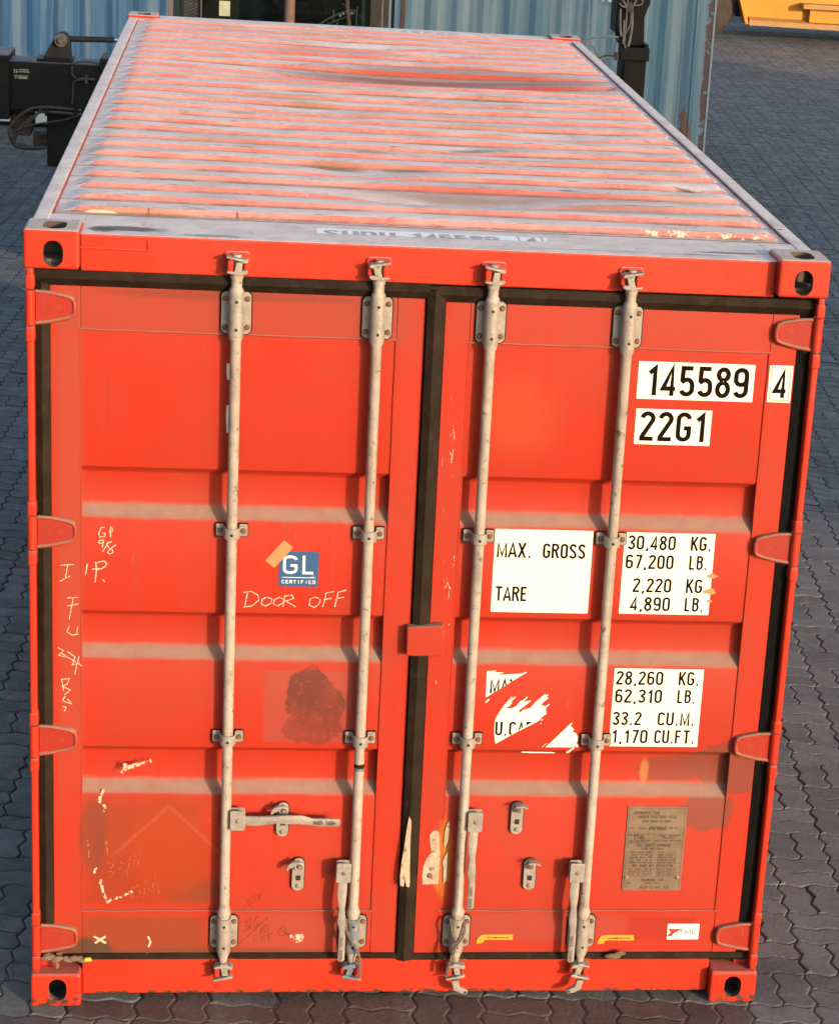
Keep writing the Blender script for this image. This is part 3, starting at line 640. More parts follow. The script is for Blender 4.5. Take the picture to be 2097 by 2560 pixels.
# --- header, sill, roof rails
hd = MB().box(.162, W-.162, .045, .10, 2.462, 2.572); hd.build('header', 'fresh', RC, bevel=.005)
wl = MB(); rr = random.Random(5)
pts = [O(165+i*(308-165)/14, 512+rr.uniform(-1,1)+i*.55, .044) for i in range(15)]+[O(307, 521-i*(521-497)/5, .044) for i in range(1, 6)]
wl.tube(pts, .0028, 6).build('weld_bead', 'fresh', RC, smooth=True)
sill = MB().box(.162, W-.162, .045, .11, .022, .158); sill.build('sill', 'fresh', RC, bevel=.006)
MB().box(.162, W-.162, .10, .335, 2.555, 2.5755).box(.02, .162, .18, .335, 2.555, 2.5755).box(W-.162, W-.02, .18, .335, 2.555, 2.5755).box(.162, W-.162, .040, .10, 2.5725, 2.577).build('front_roof_plate', 'rail', RC, bevel=.002)
MB().box(.02, .162, 5.80, 5.88, 2.555, 2.576).box(W-.162, W-.02, 5.80, 5.88, 2.555, 2.576).box(.162, W-.162, 5.80, 6.05, 2.50, 2.576).build('rear_roof_plate', 'rail', RC, bevel=.003)
for rt in (0, 1):
    X = (lambda a: W-a) if rt else (lambda a: a)
    q = MB(); q.box(min(X(.006), X(.056)), max(X(.006), X(.056)), .178, 5.88, 2.51, 2.578); q.build('top_side_rail', 'rail', RC, bevel=.006)
    q = MB(); q.box(min(X(.008), X(.06)), max(X(.008), X(.06)), .178, 5.88, .02, .17); q.build('bottom_side_rail', 'fresh', RC, bevel=.006)
# --- roof sheet
def roof():
    pitch, y0 = .2135, .405
    prof = [(0, 0), (.020, 1), (.030, 1.0), (.100, 1.0), (.112, 1.0), (.134, 0), (.165, 0)]
    ys = [.335]
    for k in range(26):
        for dy, _ in prof[:-0 or None]: ys.append(y0+k*pitch+dy)
        ys.append(y0+k*pitch+.19)
    ys.append(5.80); ys = sorted(set(round(y, 5) for y in ys if y <= 5.80)); ys = [y for i, y in enumerate(ys) if i == 0 or y-ys[i-1] > .004]
    xs = [.060, .075, .090, .105, .125, .150]+[.20+i*.05 for i in range(42)]+[2.29, 2.315, 2.34, 2.355, 2.368, 2.378]
    rg = random.Random(11); kd = [(rg.uniform(.3, 2.2), rg.uniform(.12, .5), rg.uniform(-.006, .003)) for _ in range(26)]
    V = []
    for y in ys:
        q = (y-y0) % pitch; k = int((y-y0)//pitch)
        c = float(np.interp(q, [0,.020,.030,.100,.112,.134,pitch], [0,.95,1,1,.95,0,0])) if 0 <= k < 26 else 0
        for x in xs:
            e = min(max((x-.070)/.085, 0), 1)*min(max((2.368-x)/.045, 0), 1)
            e = e*e*(3-2*e)
            hgt = .0175*c*e
            if 0 <= k < 26: hgt += kd[k][2]*math.exp(-((x-kd[k][0])/kd[k][1])**2)*c*e
            sag = -.018*math.sin(math.pi*min(max((x-.1)/2.2, 0), 1))*math.sin(math.pi*(y-.3)/5.5)**2
            dent = -.055*math.exp(-((x-1.45)/.75)**2-((y-4.02)/.22)**2)*e + .012*math.exp(-((x-1.3)/.8)**2-((y-3.55)/.2)**2)*e
            dent += -.045*math.exp(-((x-1.35)/.35)**2-((y-.86)/.10)**2)-.020*math.exp(-((x-1.05)/.2)**2-((y-1.32)/.10)**2)-.016*math.exp(-((x-.9)/.2)**2-((y-2.75)/.12)**2)
            dent += -.030*math.exp(-((x-2.25)/.07)**2-((y-1.26)/.05)**2)-.03*math.exp(-((x-1.6)/.12)**2-((y-4.85)/.07)**2)-.025*math.exp(-((x-1.2)/.3)**2-((y-5.1)/.1)**2)
            dent += -.014*math.exp(-((x-1.9)/.2)**2-((y-2.36)/.09)**2)-.018*math.exp(-((x-1.45)/.15)**2-((y-1.95)/.06)**2)
            V.append((x, y, 2.5705+hgt+sag*.6+dent))
    n = len(xs); F = [(j*n+i, j*n+i+1, (j+1)*n+i+1, (j+1)*n+i) for j in range(len(ys)-1) for i in range(n-1)]
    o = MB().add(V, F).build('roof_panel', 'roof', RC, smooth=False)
    o.data.polygons.foreach_set('use_smooth', [True]*len(o.data.polygons)); o.data.set_sharp_from_angle(angle=R(20))
    return o
roof()
sm = MB(); sm.tube([(.062, .345, 2.5765), (W-.062, .345, 2.5757)], .0012, 6); sm.tube([(.0605, .345, 2.5772), (.0605, 5.8, 2.5772)], .0011, 6); sm.tube([(W-.0605, .345, 2.5772), (W-.0605, 5.8, 2.5772)], .0010, 6)
sm.build('roof_seam', 'mud', RC, smooth=True)
# --- corrugated side walls and rear wall, underside
def corr(mb, x, y0, y1, z0, z1, out, axis='y', pitch=.278, depth=.036):
    pr = [(0,0),(.072,0),(.14,1),(.21,1)]; pts = []; a = y0
    while a < y1:
        for d_, s_ in pr:
            if a+d_ <= y1: pts.append((a+d_, s_))
        a += pitch
    pts.append((y1, 0)); V = []
    for a, s_ in pts:
        o_ = x-out*depth*s_
        for z in (z0, z1): V.append((o_, a, z) if axis == 'y' else (a, o_, z))
    mb.add(V, [(2*i, 2*i+2, 2*i+3, 2*i+1) for i in range(len(pts)-1)])
q = MB(); corr(q, .012, .16, 5.9, .17, 2.51, -1); q.build('side_wall', 'door', RC)
q = MB(); corr(q, W-.012, .16, 5.9, .17, 2.51, 1); q.build('side_wall', 'door', RC)
q = MB(); corr(q, D-.03, .06, W-.06, .15, 2.5, 1, 'x'); q.build('rear_wall', 'door', RC)
MB().box(.06, W-.06, .11, 5.98, .13, .165).build('floor', 'dark', RC)
for i in range(12): MB().box(.06, W-.06, .5+i*.45, .545+i*.45, .03, .128).build('cross_member', 'fresh', RC)
# --- gasket frames
def bar_h(mb, x0, x1, z0, z1, f=.028, bk=.07):   # horizontal lip gasket with a ridge along its middle
    zm = (z0+z1)/2+.001; mb.prismx([(bk, z0-.004), (f+.020, z0-.002), (f, zm), (f+.012, z1+.002), (bk, z1+.004)], x0, x1)
def bar_v(mb, x0, x1, z0, z1, f=.028, bk=.07, ridge=.5):
    xm = x0+(x1-x0)*ridge; P = [(x0, bk), (x0, f+.012), (xm, f), (x1, f+.012), (x1, bk)]; n = 5
    mb.add([(x, y, z0) for x, y in P]+[(x, y, z1) for x, y in P], [tuple(range(n)), tuple(range(2*n-1, n-1, -1))]+[(i, (i+1)%n, (i+1)%n+n, i+n) for i in range(n)])

# --- doors
ST = [(1.848, 1.733, 1.692), (1.375, 1.266, 1.224), (.911, .798, .755)]
def door(xa, xb, sa_, sb, right):
    """xa..xb outer width, sa_/sb inner edges of the stiles"""
    dr = MB(); f = .050
    dr.box(xa, sa_, f, .105, .160, 2.428).box(sb, xb, f, .105, .160, 2.428)
    dr.box(sa_-.0002, sb+.0002, f+.0012, .104, 2.283, 2.427).box(sa_-.0002, sb+.0002, f+.0012, .104, .161, .328)
    # corrugated sheet between
    fr = f+.004; bk = fr+.036; L = [(fr, 2.283)]
    def corner(y, z, dy, dz): L.append((y, z))
    for (s1, l1, l2) in ST:
        sl = (CAM[2]-l1)/6.93
        z_a = s1+.004; z_b = s1-.018; z_c = l1-.036*sl+.002; z_d = l2-.004
        L += [(fr, z_a+.006), (fr+.0015, z_a), (bk-.002, z_b), (bk, z_b-.006), (bk, z_c+.006), (bk-.002, z_c), (fr+.002, z_d+.001), (fr, z_d-.006)]
    L.append((fr, .328))
    V = [(sa_, y, z) for y, z in L]+[(sb, y, z) for y, z in L]; n = len(L)
    o = dr.build('door', 'door', RC, bevel=.003)
    pn = MB().add(V, [(i, i+1, n+i+1, n+i) for i in range(n-1)]).build('door_panel', 'panel', o, smooth=True)
    # weld beads
    wb = MB(); rr = random.Random(2+right)
    wb.tube([(sa_-.004+(sb-sa_+.008)*i/30, f-.0005, 2.2835+rr.uniform(-.001, .001)) for i in range(31)], .0034, 6)
    wb.tube([(sa_-.004+(sb-sa_+.008)*i/30, f-.0005, .327+rr.uniform(-.001, .001)) for i in range(31)], .0034, 6)
    xe = sb if True else sa_
    for xx in (sa_, sb): wb.tube([(xx+rr.uniform(-.0006, .0006), f+.0015, .327+(2.283-.327)*i/24) for i in range(25)], .0026, 6)
    wb.build('weld_bead', 'door', o, smooth=True)
    return o
DL = door(.072, 1.196, .162, 1.110, 0)
DR = door(1.256, 2.366, 1.334, 2.281, 1)
gk = MB(); bar_h(gk, .028, 1.206, 2.418, 2.462); bar_h(gk, .036, 1.206, .146, .170, .034)
bar_v(gk, .026, .072, .165, 2.425, .036); gk.build('door_gasket', 'gasket', DL, label='brown dusty rubber gasket round the left door')
gk = MB(); bar_h(gk, 1.204, 2.410, 2.410, 2.456, .030); bar_h(gk, 1.215, 2.400, .140, .168, .034); bar_v(gk, 1.200, 1.254, .150, 2.448, .026, ridge=.42); 
gk.build('door_gasket', 'gasket', DR, label='brown dusty rubber gasket round the right door')
gk = MB(); bar_v(gk, 2.366, 2.412, .172, 2.425, .040); gk.build('side_gasket', 'gasket_black', DR)
MB().box(.034, 2.404, .108, .114, .13, 2.47).build('door_backing', 'gasket_black', RC)
# --- hinges
def hinge(z, right, o):
    X = (lambda a: W-a) if right else (lambda a: a)
    h = MB(); y0 = .024
    pl = [(.030, z-.050), (.030, z+.048), (.075, z+.045), (.128, z+.036), (.146, z+.028), (.152, z+.012), (.152, z-.014), (.146, z-.028), (.128, z-.036), (.075, z-.046)]
    h.prism([(X(a), b2) for a, b2 in pl], y0+.008, .054)
    ob = h.build('hinge', 'hinge', o, bevel=.004)
    rim = MB(); path = [(.032, z-.050), (.075, z-.044), (.125, z-.032), (.142, z-.024), (.146, z-.010), (.146, z+.010), (.142, z+.024), (.125, z+.033), (.075, z+.043), (.032, z+.046)]
    rim.tube([(X(a), y0+.009, b2) for a, b2 in path], .0062, 8)
    rim.build('hinge_rim', 'hinge_rim', o, smooth=True); 
    kn = MB().cyl((X(.016), .028, z-.054), (X(.016), .028, z+.051), .0150, 16); kn.build('hinge_knuckle', 'fresh', o, smooth=True)
    mk = MB(); strokes(mk, [[(X(.098)+.009*math.cos(a*math.pi/8), z+.006*math.sin(a*math.pi/8)) for a in range(17)], [(X(.098)-.004, z), (X(.098)+.004, z)]], .0012, lambda x, zz_: (x, y0+.0075, zz_))
    mk.build('maker_mark', 'chalk2', o)
for z in HZ: hinge(z, 0, DL); hinge(z+.001, 1, DR)
# --- centre overlap plate
cp = MB().prism([O(*p, .05).xz[:] if False else (O(*p, .02).x, O(*p, .02).z) for p in ((842,1297),(917,1293),(918,1357),(840,1356))], .010, .048)
cp.build('overlap_plate', 'door', DR, bevel=.005)

# --- locking rods
bolt_me = MB(); bolt_me.tube([(0,.004,0),(0,0,0),(0,-.0035,0),(0,-.0055,0)], .009, 10, rs=[.0095,.0095,.008,.004]); bolt_me = bolt_me.mesh('bolt', M['bolt'], True)
pin_me = MB(); pin_me.tube([(0,.004,0),(0,0,0),(0,-.003,0),(0,-.0045,0)], .0075, 10, rs=[.0075,.0075,.0065,.003]); pin_me = pin_me.mesh('rivet', M['pin'], True)
hole_me = MB(); hole_me.tube([(0,.002,0),(0,-.0006,0)], .0048, 10); hole_me = hole_me.mesh('drain_hole', M['hole'])
RY = .018; RR = .0165
def rbox(xc, zc, w_, h_, rad, n=5):
    out = []
    for sx, sz, a0 in ((1,1,0),(-1,1,90),(-1,-1,180),(1,-1,270)):
        out += [(xc+sx*(w_/2-rad)+rad*math.cos(R(a0+90*i/n)), zc+sz*(h_/2-rad)+rad*math.sin(R(a0+90*i/n))) for i in range(n+1)]
    return out
rods = []
for idx, x in enumerate((.6235, 1.0505, 1.400, 1.8270)):
    x = XX(x, RY)
    rod = MB()
    prof = [(.125,.013),(.150,.013),(.170,.0195),(.176,.0195),(.180,RR),(.186,RR),(.30,RR),(.318,.0225),(.326,.0225),(.334,.0195),(.345,RR),
            (2.262,RR),(2.270,.021),(2.284,.021),(2.286,RR),(2.412,RR),(2.414,.0215),(2.424,.0215),(2.430,.0165),(2.452,.0165),(2.458,.019),(2.466,.0195),(2.474,.016),(2.480,.013),(2.53,.013)]
    bend = rr.uniform(-.003, .003)
    rod.tube([(x+bend*math.sin(math.pi*z/2.4), RY, ZZ(z, RY) if z > 2.2 or z < .4 else z+.012) for z, _ in prof], RR, 18, rs=[r_ for _, r_ in prof])
    ro = rod.build('locking_rod', 'rod', RC, smooth=True); rods.append((x, ro))
    ro['label'] = ['cream locking rod with a horizontal handle, leftmost', 'cream locking rod left of the middle gasket, blue stained at its foot', 'cream locking rod right of the middle gasket with rope at its foot', 'cream locking rod nearest the white number stickers'][idx]
    # bearing brackets top and bottom: plate with half barrel
    for (zc, hh, top) in ((2.348, .130, 1), (.245, .118, 0)):
        zc = ZZ(zc, .03)
        p = MB().prism(rbox(x, zc, .090, hh, .016), .0405, .0475)
        bo = p.build('bearing_bracket', 'bracket', ro, bevel=.0015)
        bl = MB(); n = 14; hb = hh*.53; V = []
        for z in (zc-hb, zc+hb):
            for i in range(n+1):
                a = math.pi*i/n; V.append((x+.0225*math.cos(a), RY-.0225*math.sin(a)+.0, z))
            V += [(x-.0225, .041, z), (x+.0225, .041, z)]
        k = n+3; bl.add(V, [(i, (i+1)%k, (i+1)%k+k, i+k) for i in range(k)]+[tuple(range(k)), tuple(range(2*k-1, k-1, -1))])
        bl.build('bearing_sleeve', 'bluerod' if (idx == 1 and not top) else 'bracket', ro, bevel=.0012)
        gr_ = MB().prism(rbox(x, zc, .097, hh+.007, .019), .0462, .0492); gr_.build('bracket_gasket', 'gasket_black', ro)
        for sx in (-1, 1):
            for sz in (-1, 1): place('bolt', bolt_me, (x+sx*.0335, .0405, zc+sz*(hh/2-.021)), ro)
        for sz in (-1, 1): place('drain_hole', hole_me, (x+.001, RY-.0225, zc+sz*(hh*.33)), ro)
    for zc in (1.653, .951):
        zc = ZZ(zc, .03)
        g = MB(); V = []; n = 12
        path = [(x-.047, .0425), (x-.024, .0425), (x-.0215, .034)]+[(x+.0205*math.cos(math.pi-math.pi*i/n), RY-.0205*math.sin(math.pi*i/n)) for i in range(n+1)]+[(x+.0215, .034), (x+.024, .0425), (x+.047, .0425)]
        def off(pth, d):
            out = []
            for i, p_ in enumerate(pth):
                a = Vector(pth[max(i-1, 0)]); b2 = Vector(pth[min(i+1, len(pth)-1)]); tt = (b2-a).normalized(); out.append((p_[0]+tt.y*d, p_[1]-tt.x*d))
            return out
        P1 = off(path, .004); k = len(path)
        hw = [.013 if (i < 2 or i > k-3) else .0175 for i in range(k)]
        V = [(a, b2, zc-h2) for (a, b2), h2 in zip(path, hw)]+[(a, b2, zc+h2) for (a, b2), h2 in zip(path, hw)]+[(a, b2, zc-h2) for (a, b2), h2 in zip(P1, hw)]+[(a, b2, zc+h2) for (a, b2), h2 in zip(P1, hw)]
        Fc = []
        for i in range(k-1): Fc += [(i, i+1, k+i+1, k+i), (2*k+i, 3*k+i, 3*k+i+1, 2*k+i+1), (i, 2*k+i, 2*k+i+1, i+1), (k+i, k+i+1, 3*k+i+1, 3*k+i)]
        Fc += [(0, k, 3*k, 2*k), (k-1, 3*k-1, 4*k-1, 2*k-1)]
        g.add(V, Fc); g.prism(rbox(x-.036, zc, .026, .040, .005), .0430, .0465); g.prism(rbox(x+.036, zc, .026, .040, .005), .0430, .0465)
        g.build('rod_guide', 'bracket', ro, bevel=.001)
        for sx in (-1, 1): MB().prism(rbox(x+sx*.036, zc, .031, .045, .006), .0466, .0515).build('guide_pad', 'gasket_black', ro)
        for sx in (-1, 1): place('bolt', bolt_me, (x+sx*.036, .0390, zc), ro)
        place('drain_hole', hole_me, (x, RY-.0205-.0042, zc-.002), ro)
    # cams (claw shaped ends) and red keepers top and bottom
    fl = 1 if idx in (0, 2) else -1
    for top in (1, 0):
        z0 = ZZ(2.495, .0) if top else ZZ(.100, .0); s_ = 1 if top else -1
        cm = MB()
        # stem, waist and two flaring claws making an I / T shape
        cm.prism([(x-.011, z0-.030*s_), (x+.013, z0-.030*s_), (x+.009*fl+.008, z0+.012*s_), (x+.009*fl-.012, z0+.012*s_)], -.010, .022)
        def claw(xa, za, xb, zb, th, y0, y1):
            cm.prism([(xa, za), (xb, zb), (xb, zb+th), (xa, za+th)], y0, y1)
        cm.prism([(x-.032*fl, z0+.030*s_), (x+.030*fl, z0+.021*s_), (x+.034*fl, z0+.013*s_), (x+.022*fl, z0+.009*s_), (x, z0+.017*s_), (x-.032*fl, z0+.024*s_)], -.014, .026)
        cm.prism([(x-.030*fl, z0-.022*s_), (x-.010*fl, z0-.026*s_), (x+.018*fl, z0-.027*s_), (x+.031*fl, z0-.022*s_), (x+.032*fl, z0-.013*s_), (x+.016*fl, z0-.012*s_), (x+.008*fl, z0-.018*s_), (x-.030*fl, z0-.015*s_)], -.012, .026)
        cm.build('locking_cam', 'bracket' if not (idx == 1 and not top) else 'bluerod', ro, bevel=.003)
        kp = MB()
        xk = x-.019*fl; kp.prism([(xk-.009, z0-.020), (xk+.008, z0-.020), (xk+.009, z0+.012), (xk+.004, z0+.023), (xk-.005, z0+.023), (xk-.010, z0+.010)], -.004, .045)
        xk = x+.028*fl; kp.prism([(xk-.009, z0-.018), (xk+.008, z0-.018), (xk+.011, z0+.004), (xk+.006, z0+.018), (xk-.008, z0+.018)], .004, .045)
        kp.prism(rbox(x, z0+.004, .080, .062, .014), .038, .0465)
        kp.build('cam_keeper', 'fresh', RC, bevel=.005)
    if idx in (2, 3):   # anti-rack lug with a hole
        z0 = .052; sg = 1 if idx == 2 else -1
        a = MB().prism([(x-.012*sg, z0+.045), (x+.012*sg, z0+.045), (x+.016*sg, z0+.022), (x+.036*sg, z0+.012), (x+.046*sg, z0+.004), (x+.040*sg, z0-.006), (x+.018*sg, z0-.002), (x-.004*sg, z0+.010)], -.016, .0)
        a.build('seal_lug', 'bracket', ro, bevel=.003); place('drain_hole', hole_me, (x+.036*sg, -.0162, z0+.003), ro)
# --- handles
def hub(x, z, ro, side):
    h = MB(); x0, x1 = (x, x+.050) if side > 0 else (x-.050, x)
    h.prism(rbox((x0+x1)/2, z, .048, .070, .006), -.012, -.006)
    h.prism(rbox((x0+x1)/2, z, .046, .066, .006), .018, .024)
    e0, e1 = (x1-.004, x1) if side > 0 else (x0, x0+.004)
    h.box(e0, e1, -.007, .020, z-.028, z+.022)
    h.build('handle_hub', 'bracket', ro, bevel=.0025); place('rivet', pin_me, ((x0+x1)/2+.002, -.012, z), ro)
def handle(pts, ro, mat='bracket'):
    """flat bar that twists; pts = list of (x, z, halfwidth, y, halfthick)"""
    V = []; Fc = []
    n = len(pts)
    for i, (x, z, hw, y, ht) in enumerate(pts):
        a = pts[max(i-1, 0)]; c2 = pts[min(i+1, n-1)]; d = Vector((c2[0]-a[0], c2[1]-a[1])).normalized(); nx, nz_ = -d.y, d.x
        V += [(x+nx*hw, y-ht, z+nz_*hw), (x, y-ht-.003, z), (x-nx*hw, y-ht, z-nz_*hw), (x-nx*hw, y+ht, z-nz_*hw), (x+nx*hw, y+ht, z+nz_*hw)]
    for i in range(n-1):
        for k in range(5): Fc.append((i*5+k, i*5+(k+1)%5, (i+1)*5+(k+1)%5, (i+1)*5+k))
    Fc += [tuple(range(5)), tuple((n-1)*5+4-k for k in range(5))]
    return MB().add(V, Fc).build('door_handle', mat, ro, bevel=.002)
x1, r1 = rods[0]; zH = ZZ(.661, 0)
hub(x1+.012, zH, r1, 1)
handle([(x1+.052, zH-.004, .016, .002, .004), (x1+.10, zH-.004, .017, -.002, .004), (x1+.15, zH+.004, .013, -.008, .006), (x1+.20, zH+.006, .015, -.010, .005), (x1+.245, zH+.004, .016, -.008, .004), (x1+.275, zH-.003, .012, -.006, .004), (x1+.295, zH-.005, .0135, -.006, .004), (x1+.362, zH-.006, .0135, -.006, .004), (x1+.368, zH-.006, .009, -.006, .003)], r1)
tm = MB(); text(tm, 'HH05 SOHH', x1+.281, zH-.011, .013, lambda a, c2: (a, -.0145, c2), sx=1.1, wt=.12); tm.build('handle_stamp', 'plateink', r1)
x2, r2 = rods[1]; zH = ZZ(.472, 0)
hub(x2-.014, zH, r2, -1)
def vhandle(x, ztop, zbot, ro, ln):
    h = [(x, ztop, .015, .0, .004), (x-.002, ztop-.05, .016, -.004, .005), (x-.001, ztop-.10, .010, -.008, .010), (x, ztop-.15, .014, -.006, .007), (x+.004, ztop-.19, .010, -.004, .004), (x+.004, ztop-.205, .0115, -.004, .004), (x+.003, zbot+.006, .0115, -.004, .004), (x+.003, zbot, .008, -.004, .003)]
    handle(h, ro)
    tm = MB(); text(tm, 'HH05 SOHH', 0, 0, .011, lambda a, c2: (x+.0085-c2+(-.001), -.0125, zbot+.008+a), w=(ztop-.215-zbot), wt=.12); tm.build('handle_stamp', 'plateink', ro)
vhandle(x2-.040, zH-.028, ZZ(.141, 0), r2, 0)
x3, r3 = rods[2]; zH = ZZ(.660, 0); hub(x3+.012, zH, r3, 1); vhandle(x3+.034, zH-.030, ZZ(.337, 0), r3, 0)
x4, r4 = rods[3]; zH = ZZ(.474, 0); hub(x4-.012, zH, r4, -1); vhandle(x4-.040, zH-.028, ZZ(.135, 0), r4, 0)
# --- handle catches
def catch(xc, zt, zb, hook, par):
    zt, zb = ZZ(zt, .04), ZZ(zb, .04); zc = (zt+zb)/2; h_ = zt-zb
    p = MB().prism(rbox(xc, zc, .040, h_, .019, 6), .041, .0485)
    o = p.build('handle_catch', 'bracket', par, bevel=.0015)
    MB().prism(rbox(xc, zc, .045, h_+.005, .021, 6), .0487, .0502).build('catch_gasket', 'gasket_black', par)
    MB().prism(rbox(xc+.001, zc-.012, .016, .018, .001), .0400, .0409).build('catch_slot', 'hole', par)
    place('rivet', pin_me, (xc, .040, zb+.018), par)
    e = MB()
    if hook:    # rotated seal cover seen from its side with an eye
        n = 14; zo = zt-.020
        e.tube([(xc+.002+.0125*math.cos(2*math.pi*i/n), .022, zo+.0125*math.sin(2*math.pi*i/n)) for i in range(n+1)], .0045, 6)
        e.prism([(xc+.004, zo+.020), (xc-.020, zo+.020), (xc-.034, zo+.010), (xc-.040, zo-.006), (xc-.034, zo-.013), (xc-.030, zo-.004), (xc-.018, zo+.000), (xc-.012, zo+.008)], .010, .028)
        e.prism([(xc-.014, zo+.020), (xc-.011, zo+.030), (xc-.008, zo+.020)], .014, .024)
        e.cyl((xc+.002, .044, zo), (xc+.002, .018, zo), .010, 12)
        e.build('seal_cover', 'bracket', par, bevel=.002); place('rivet', pin_me, (xc+.003, .0165, zo), par)
        MB().cyl((xc+.003, .0170, zo), (xc+.003, .0166, zo), .0092, 12).build('cover_eye', 'hole', par)
    else:       # cover swung up, seen edge on
        zo = zt-.020
        e.prism([(xc-.010, zo+.022), (xc+.014, zo+.024), (xc+.030, zo+.016), (xc+.032, zo+.012), (xc+.014, zo+.018), (xc-.008, zo+.015)], .002, .030)
        e.cyl((xc, .044, zo), (xc, .026, zo), .0125, 14)
        e.build('seal_cover', 'bracket', par, bevel=.002); place('bolt', bolt_me, (xc, .0255, zo), par)
catch(.806, .722, .600, True, DL); catch(.862, .520, .402, True, DL)
catch(1.577, .728, .612, False, DR); catch(1.632, .520, .405, False, DR)

# --- stickers and writing (flat print on the doors, at its real place)
YS = .0533
def stk(name, x0, x1, z0, z1, mat='sticker', label=None, y=YS, rad=.002, skew=0):
    pl = rbox((x0+x1)/2, (z0+z1)/2, x1-x0, z1-z0, rad, 2)
    return MB().prism([(a+skew*(b2-z0), b2) for a, b2 in pl], y-.0006, y+.0002).build(name, mat, RC, label=label)
def tfy(y): return lambda a, c2: (a, y, c2)
TY = YS-.0010
def letters(par, items, mat='ink', hp=None, y=None):
    for (s, x, z, h, kw) in items:
        mb = MB(); text(mb, s, x, z, h, tfy(y if y is not None else TY), hp=hp, **kw); mb.build('lettering', mat, par, fix=False)
s1 = stk('number_sticker', 1.869, 2.240, 2.122, 2.243, label='white sticker with black number 145589')
letters(s1, [('145589', 1.896, 2.134, .098, dict(w=.328, wt=.15))])
s2 = stk('check_digit_sticker', 2.286, 2.361, 2.125, 2.245, label='white sticker with boxed digit 4', y=.0495)
letters(s2, [('4', 2.302, 2.140, .090, dict(sx=1.0, wt=.15))], y=.0485)
mb = MB(); strokes(mb, [[(2.293,2.132),(2.354,2.132),(2.354,2.238),(2.293,2.238),(2.293,2.132)]], .0018, tfy(.0485)); mb.build('digit_box', 'ink', s2)
s3 = stk('type_sticker', 1.872, 2.115, 1.974, 2.090, label='white sticker reading 22G1')
letters(s3, [('22G1', 1.886, 1.986, .096, dict(w=.215, wt=.15))])
s4 = stk('gross_weight_sticker', 1.450, 1.765, 1.400, 1.681, label='white sticker reading MAX. GROSS and TARE')
letters(s4, [('MAX.', 1.459, 1.586, .050, dict(w=.112, wt=.15)), ('GROSS', 1.606, 1.586, .050, dict(w=.138, wt=.15)), ('TARE', 1.461, 1.438, .050, dict(w=.106, wt=.15))])
s5 = stk('weight_figures_sticker', 1.867, 2.162, 1.402, 1.680, label='white sticker with gross and tare weights')
letters(s5, [('30,480', 1.878, 1.622, .048, dict(w=.157, wt=.15)), ('KG.', 2.084, 1.622, .048, dict(w=.069, wt=.15)),
             ('67,200', 1.876, 1.557, .048, dict(w=.157, wt=.15)), ('LB.', 2.084, 1.557, .048, dict(w=.060, wt=.15)),
             ('2,220', 1.905, 1.477, .048, dict(w=.127, wt=.15)), ('KG', 2.080, 1.477, .048, dict(w=.054, wt=.15)),
             ('4,890', 1.901, 1.413, .048, dict(w=.132, wt=.15)), ('LB.', 2.081, 1.413, .048, dict(w=.062, wt=.15))])
s6 = stk('payload_figures_sticker', 1.868, 2.165, .934, 1.211, label='white sticker with payload and cubic capacity')
letters(s6, [('28,260', 1.875, 1.154, .048, dict(w=.157, wt=.15)), ('KG.', 2.083, 1.154, .048, dict(w=.070, wt=.15)),
             ('62,310', 1.876, 1.090, .048, dict(w=.157, wt=.15)), ('LB.', 2.084, 1.090, .048, dict(w=.060, wt=.15)),
             ('33.2', 1.873, 1.010, .048, dict(w=.098, wt=.15)), ('CU.M.', 2.024, 1.010, .048, dict(w=.125, wt=.15)),
             ('1,170', 1.874, .946, .048, dict(w=.122, wt=.15)), ('CU.FT.', 2.018, .946, .048, dict(w=.136, wt=.15))])
# torn sticker: polygons traced at their real place on the door
k8 = 320/1736
def T8(p): q = at(1160+p[0]*k8, 1620+p[1]*k8, Y=YS); return (q.x, q.z)
tor = MB()
for poly in ([(310,312),(440,308),(395,330),(540,330),(450,366),(620,356),(780,345),(835,325),(845,335),(800,360),(690,425),(480,555),(290,672)],
             [(285,735),(330,690),(346,700),(290,748)],
             [(425,1298),(408,1190),(404,1100),(420,970),(470,880),(530,790),(640,665),(655,660),(625,715),(690,658),(700,663),(620,745),(655,740),(610,790),(560,815),(620,825),(700,795),(770,712),(790,715),(850,660),(862,666),(800,735),(890,712),(905,716),(800,800),(740,840),(755,880),(800,840),(900,810),(960,740),(1095,625),(1108,628),(1070,660),(1130,630),(1140,638),(1090,680),(1140,668),(1135,685),(1060,740),(1040,775),(1100,790),(1150,760),(1160,765),(1105,810),(1110,880),(1116,890),(1050,935),(1020,980),(920,1035),(700,1145)],
             [(1030,1025),(1055,1015),(1035,1035)], [(1040,975),(1078,958),(1055,985)],
             [(1105,1345),(1455,1012),(1470,1018),(1440,1050),(1490,1110),(1455,1140),(1510,1150),(1540,1200),(1535,1260),(1520,1290),(1545,1320),(1543,1345),(1515,1342),(1512,1318),(1460,1345)],
             [(1050,1340),(1120,1290),(1126,1293),(1060,1343)], [(765,1415),(790,1405),(1000,1408),(1200,1412),(1240,1425),(900,1422)], [(1375,1415),(1480,1350),(1510,1320),(1490,1360),(1405,1425)]):
    tor.prism([T8(p) for p in poly], YS-.0006, YS+.0002)
ts = tor.build('torn_sticker', 'sticker', RC, label='torn remains of a white sticker with cut off letters')
def hp8(a, b2): return (T8(a), T8(b2))
h_ = .034
q0 = T8((345,610)); mb = MB(); text(mb, 'MAX', q0[0], q0[1], .050, tfy(TY), sx=1.0, wt=.15, hp=hp8((290,672),(840,328)))
q1 = T8((415,1185)); text(mb, 'U.CAP', q1[0], q1[1], .050, tfy(TY), sx=.95, wt=.15, gap=.09, hp=hp8((425,1298),(1116,890)))
mb.build('lettering', 'ink', ts, fix=False)
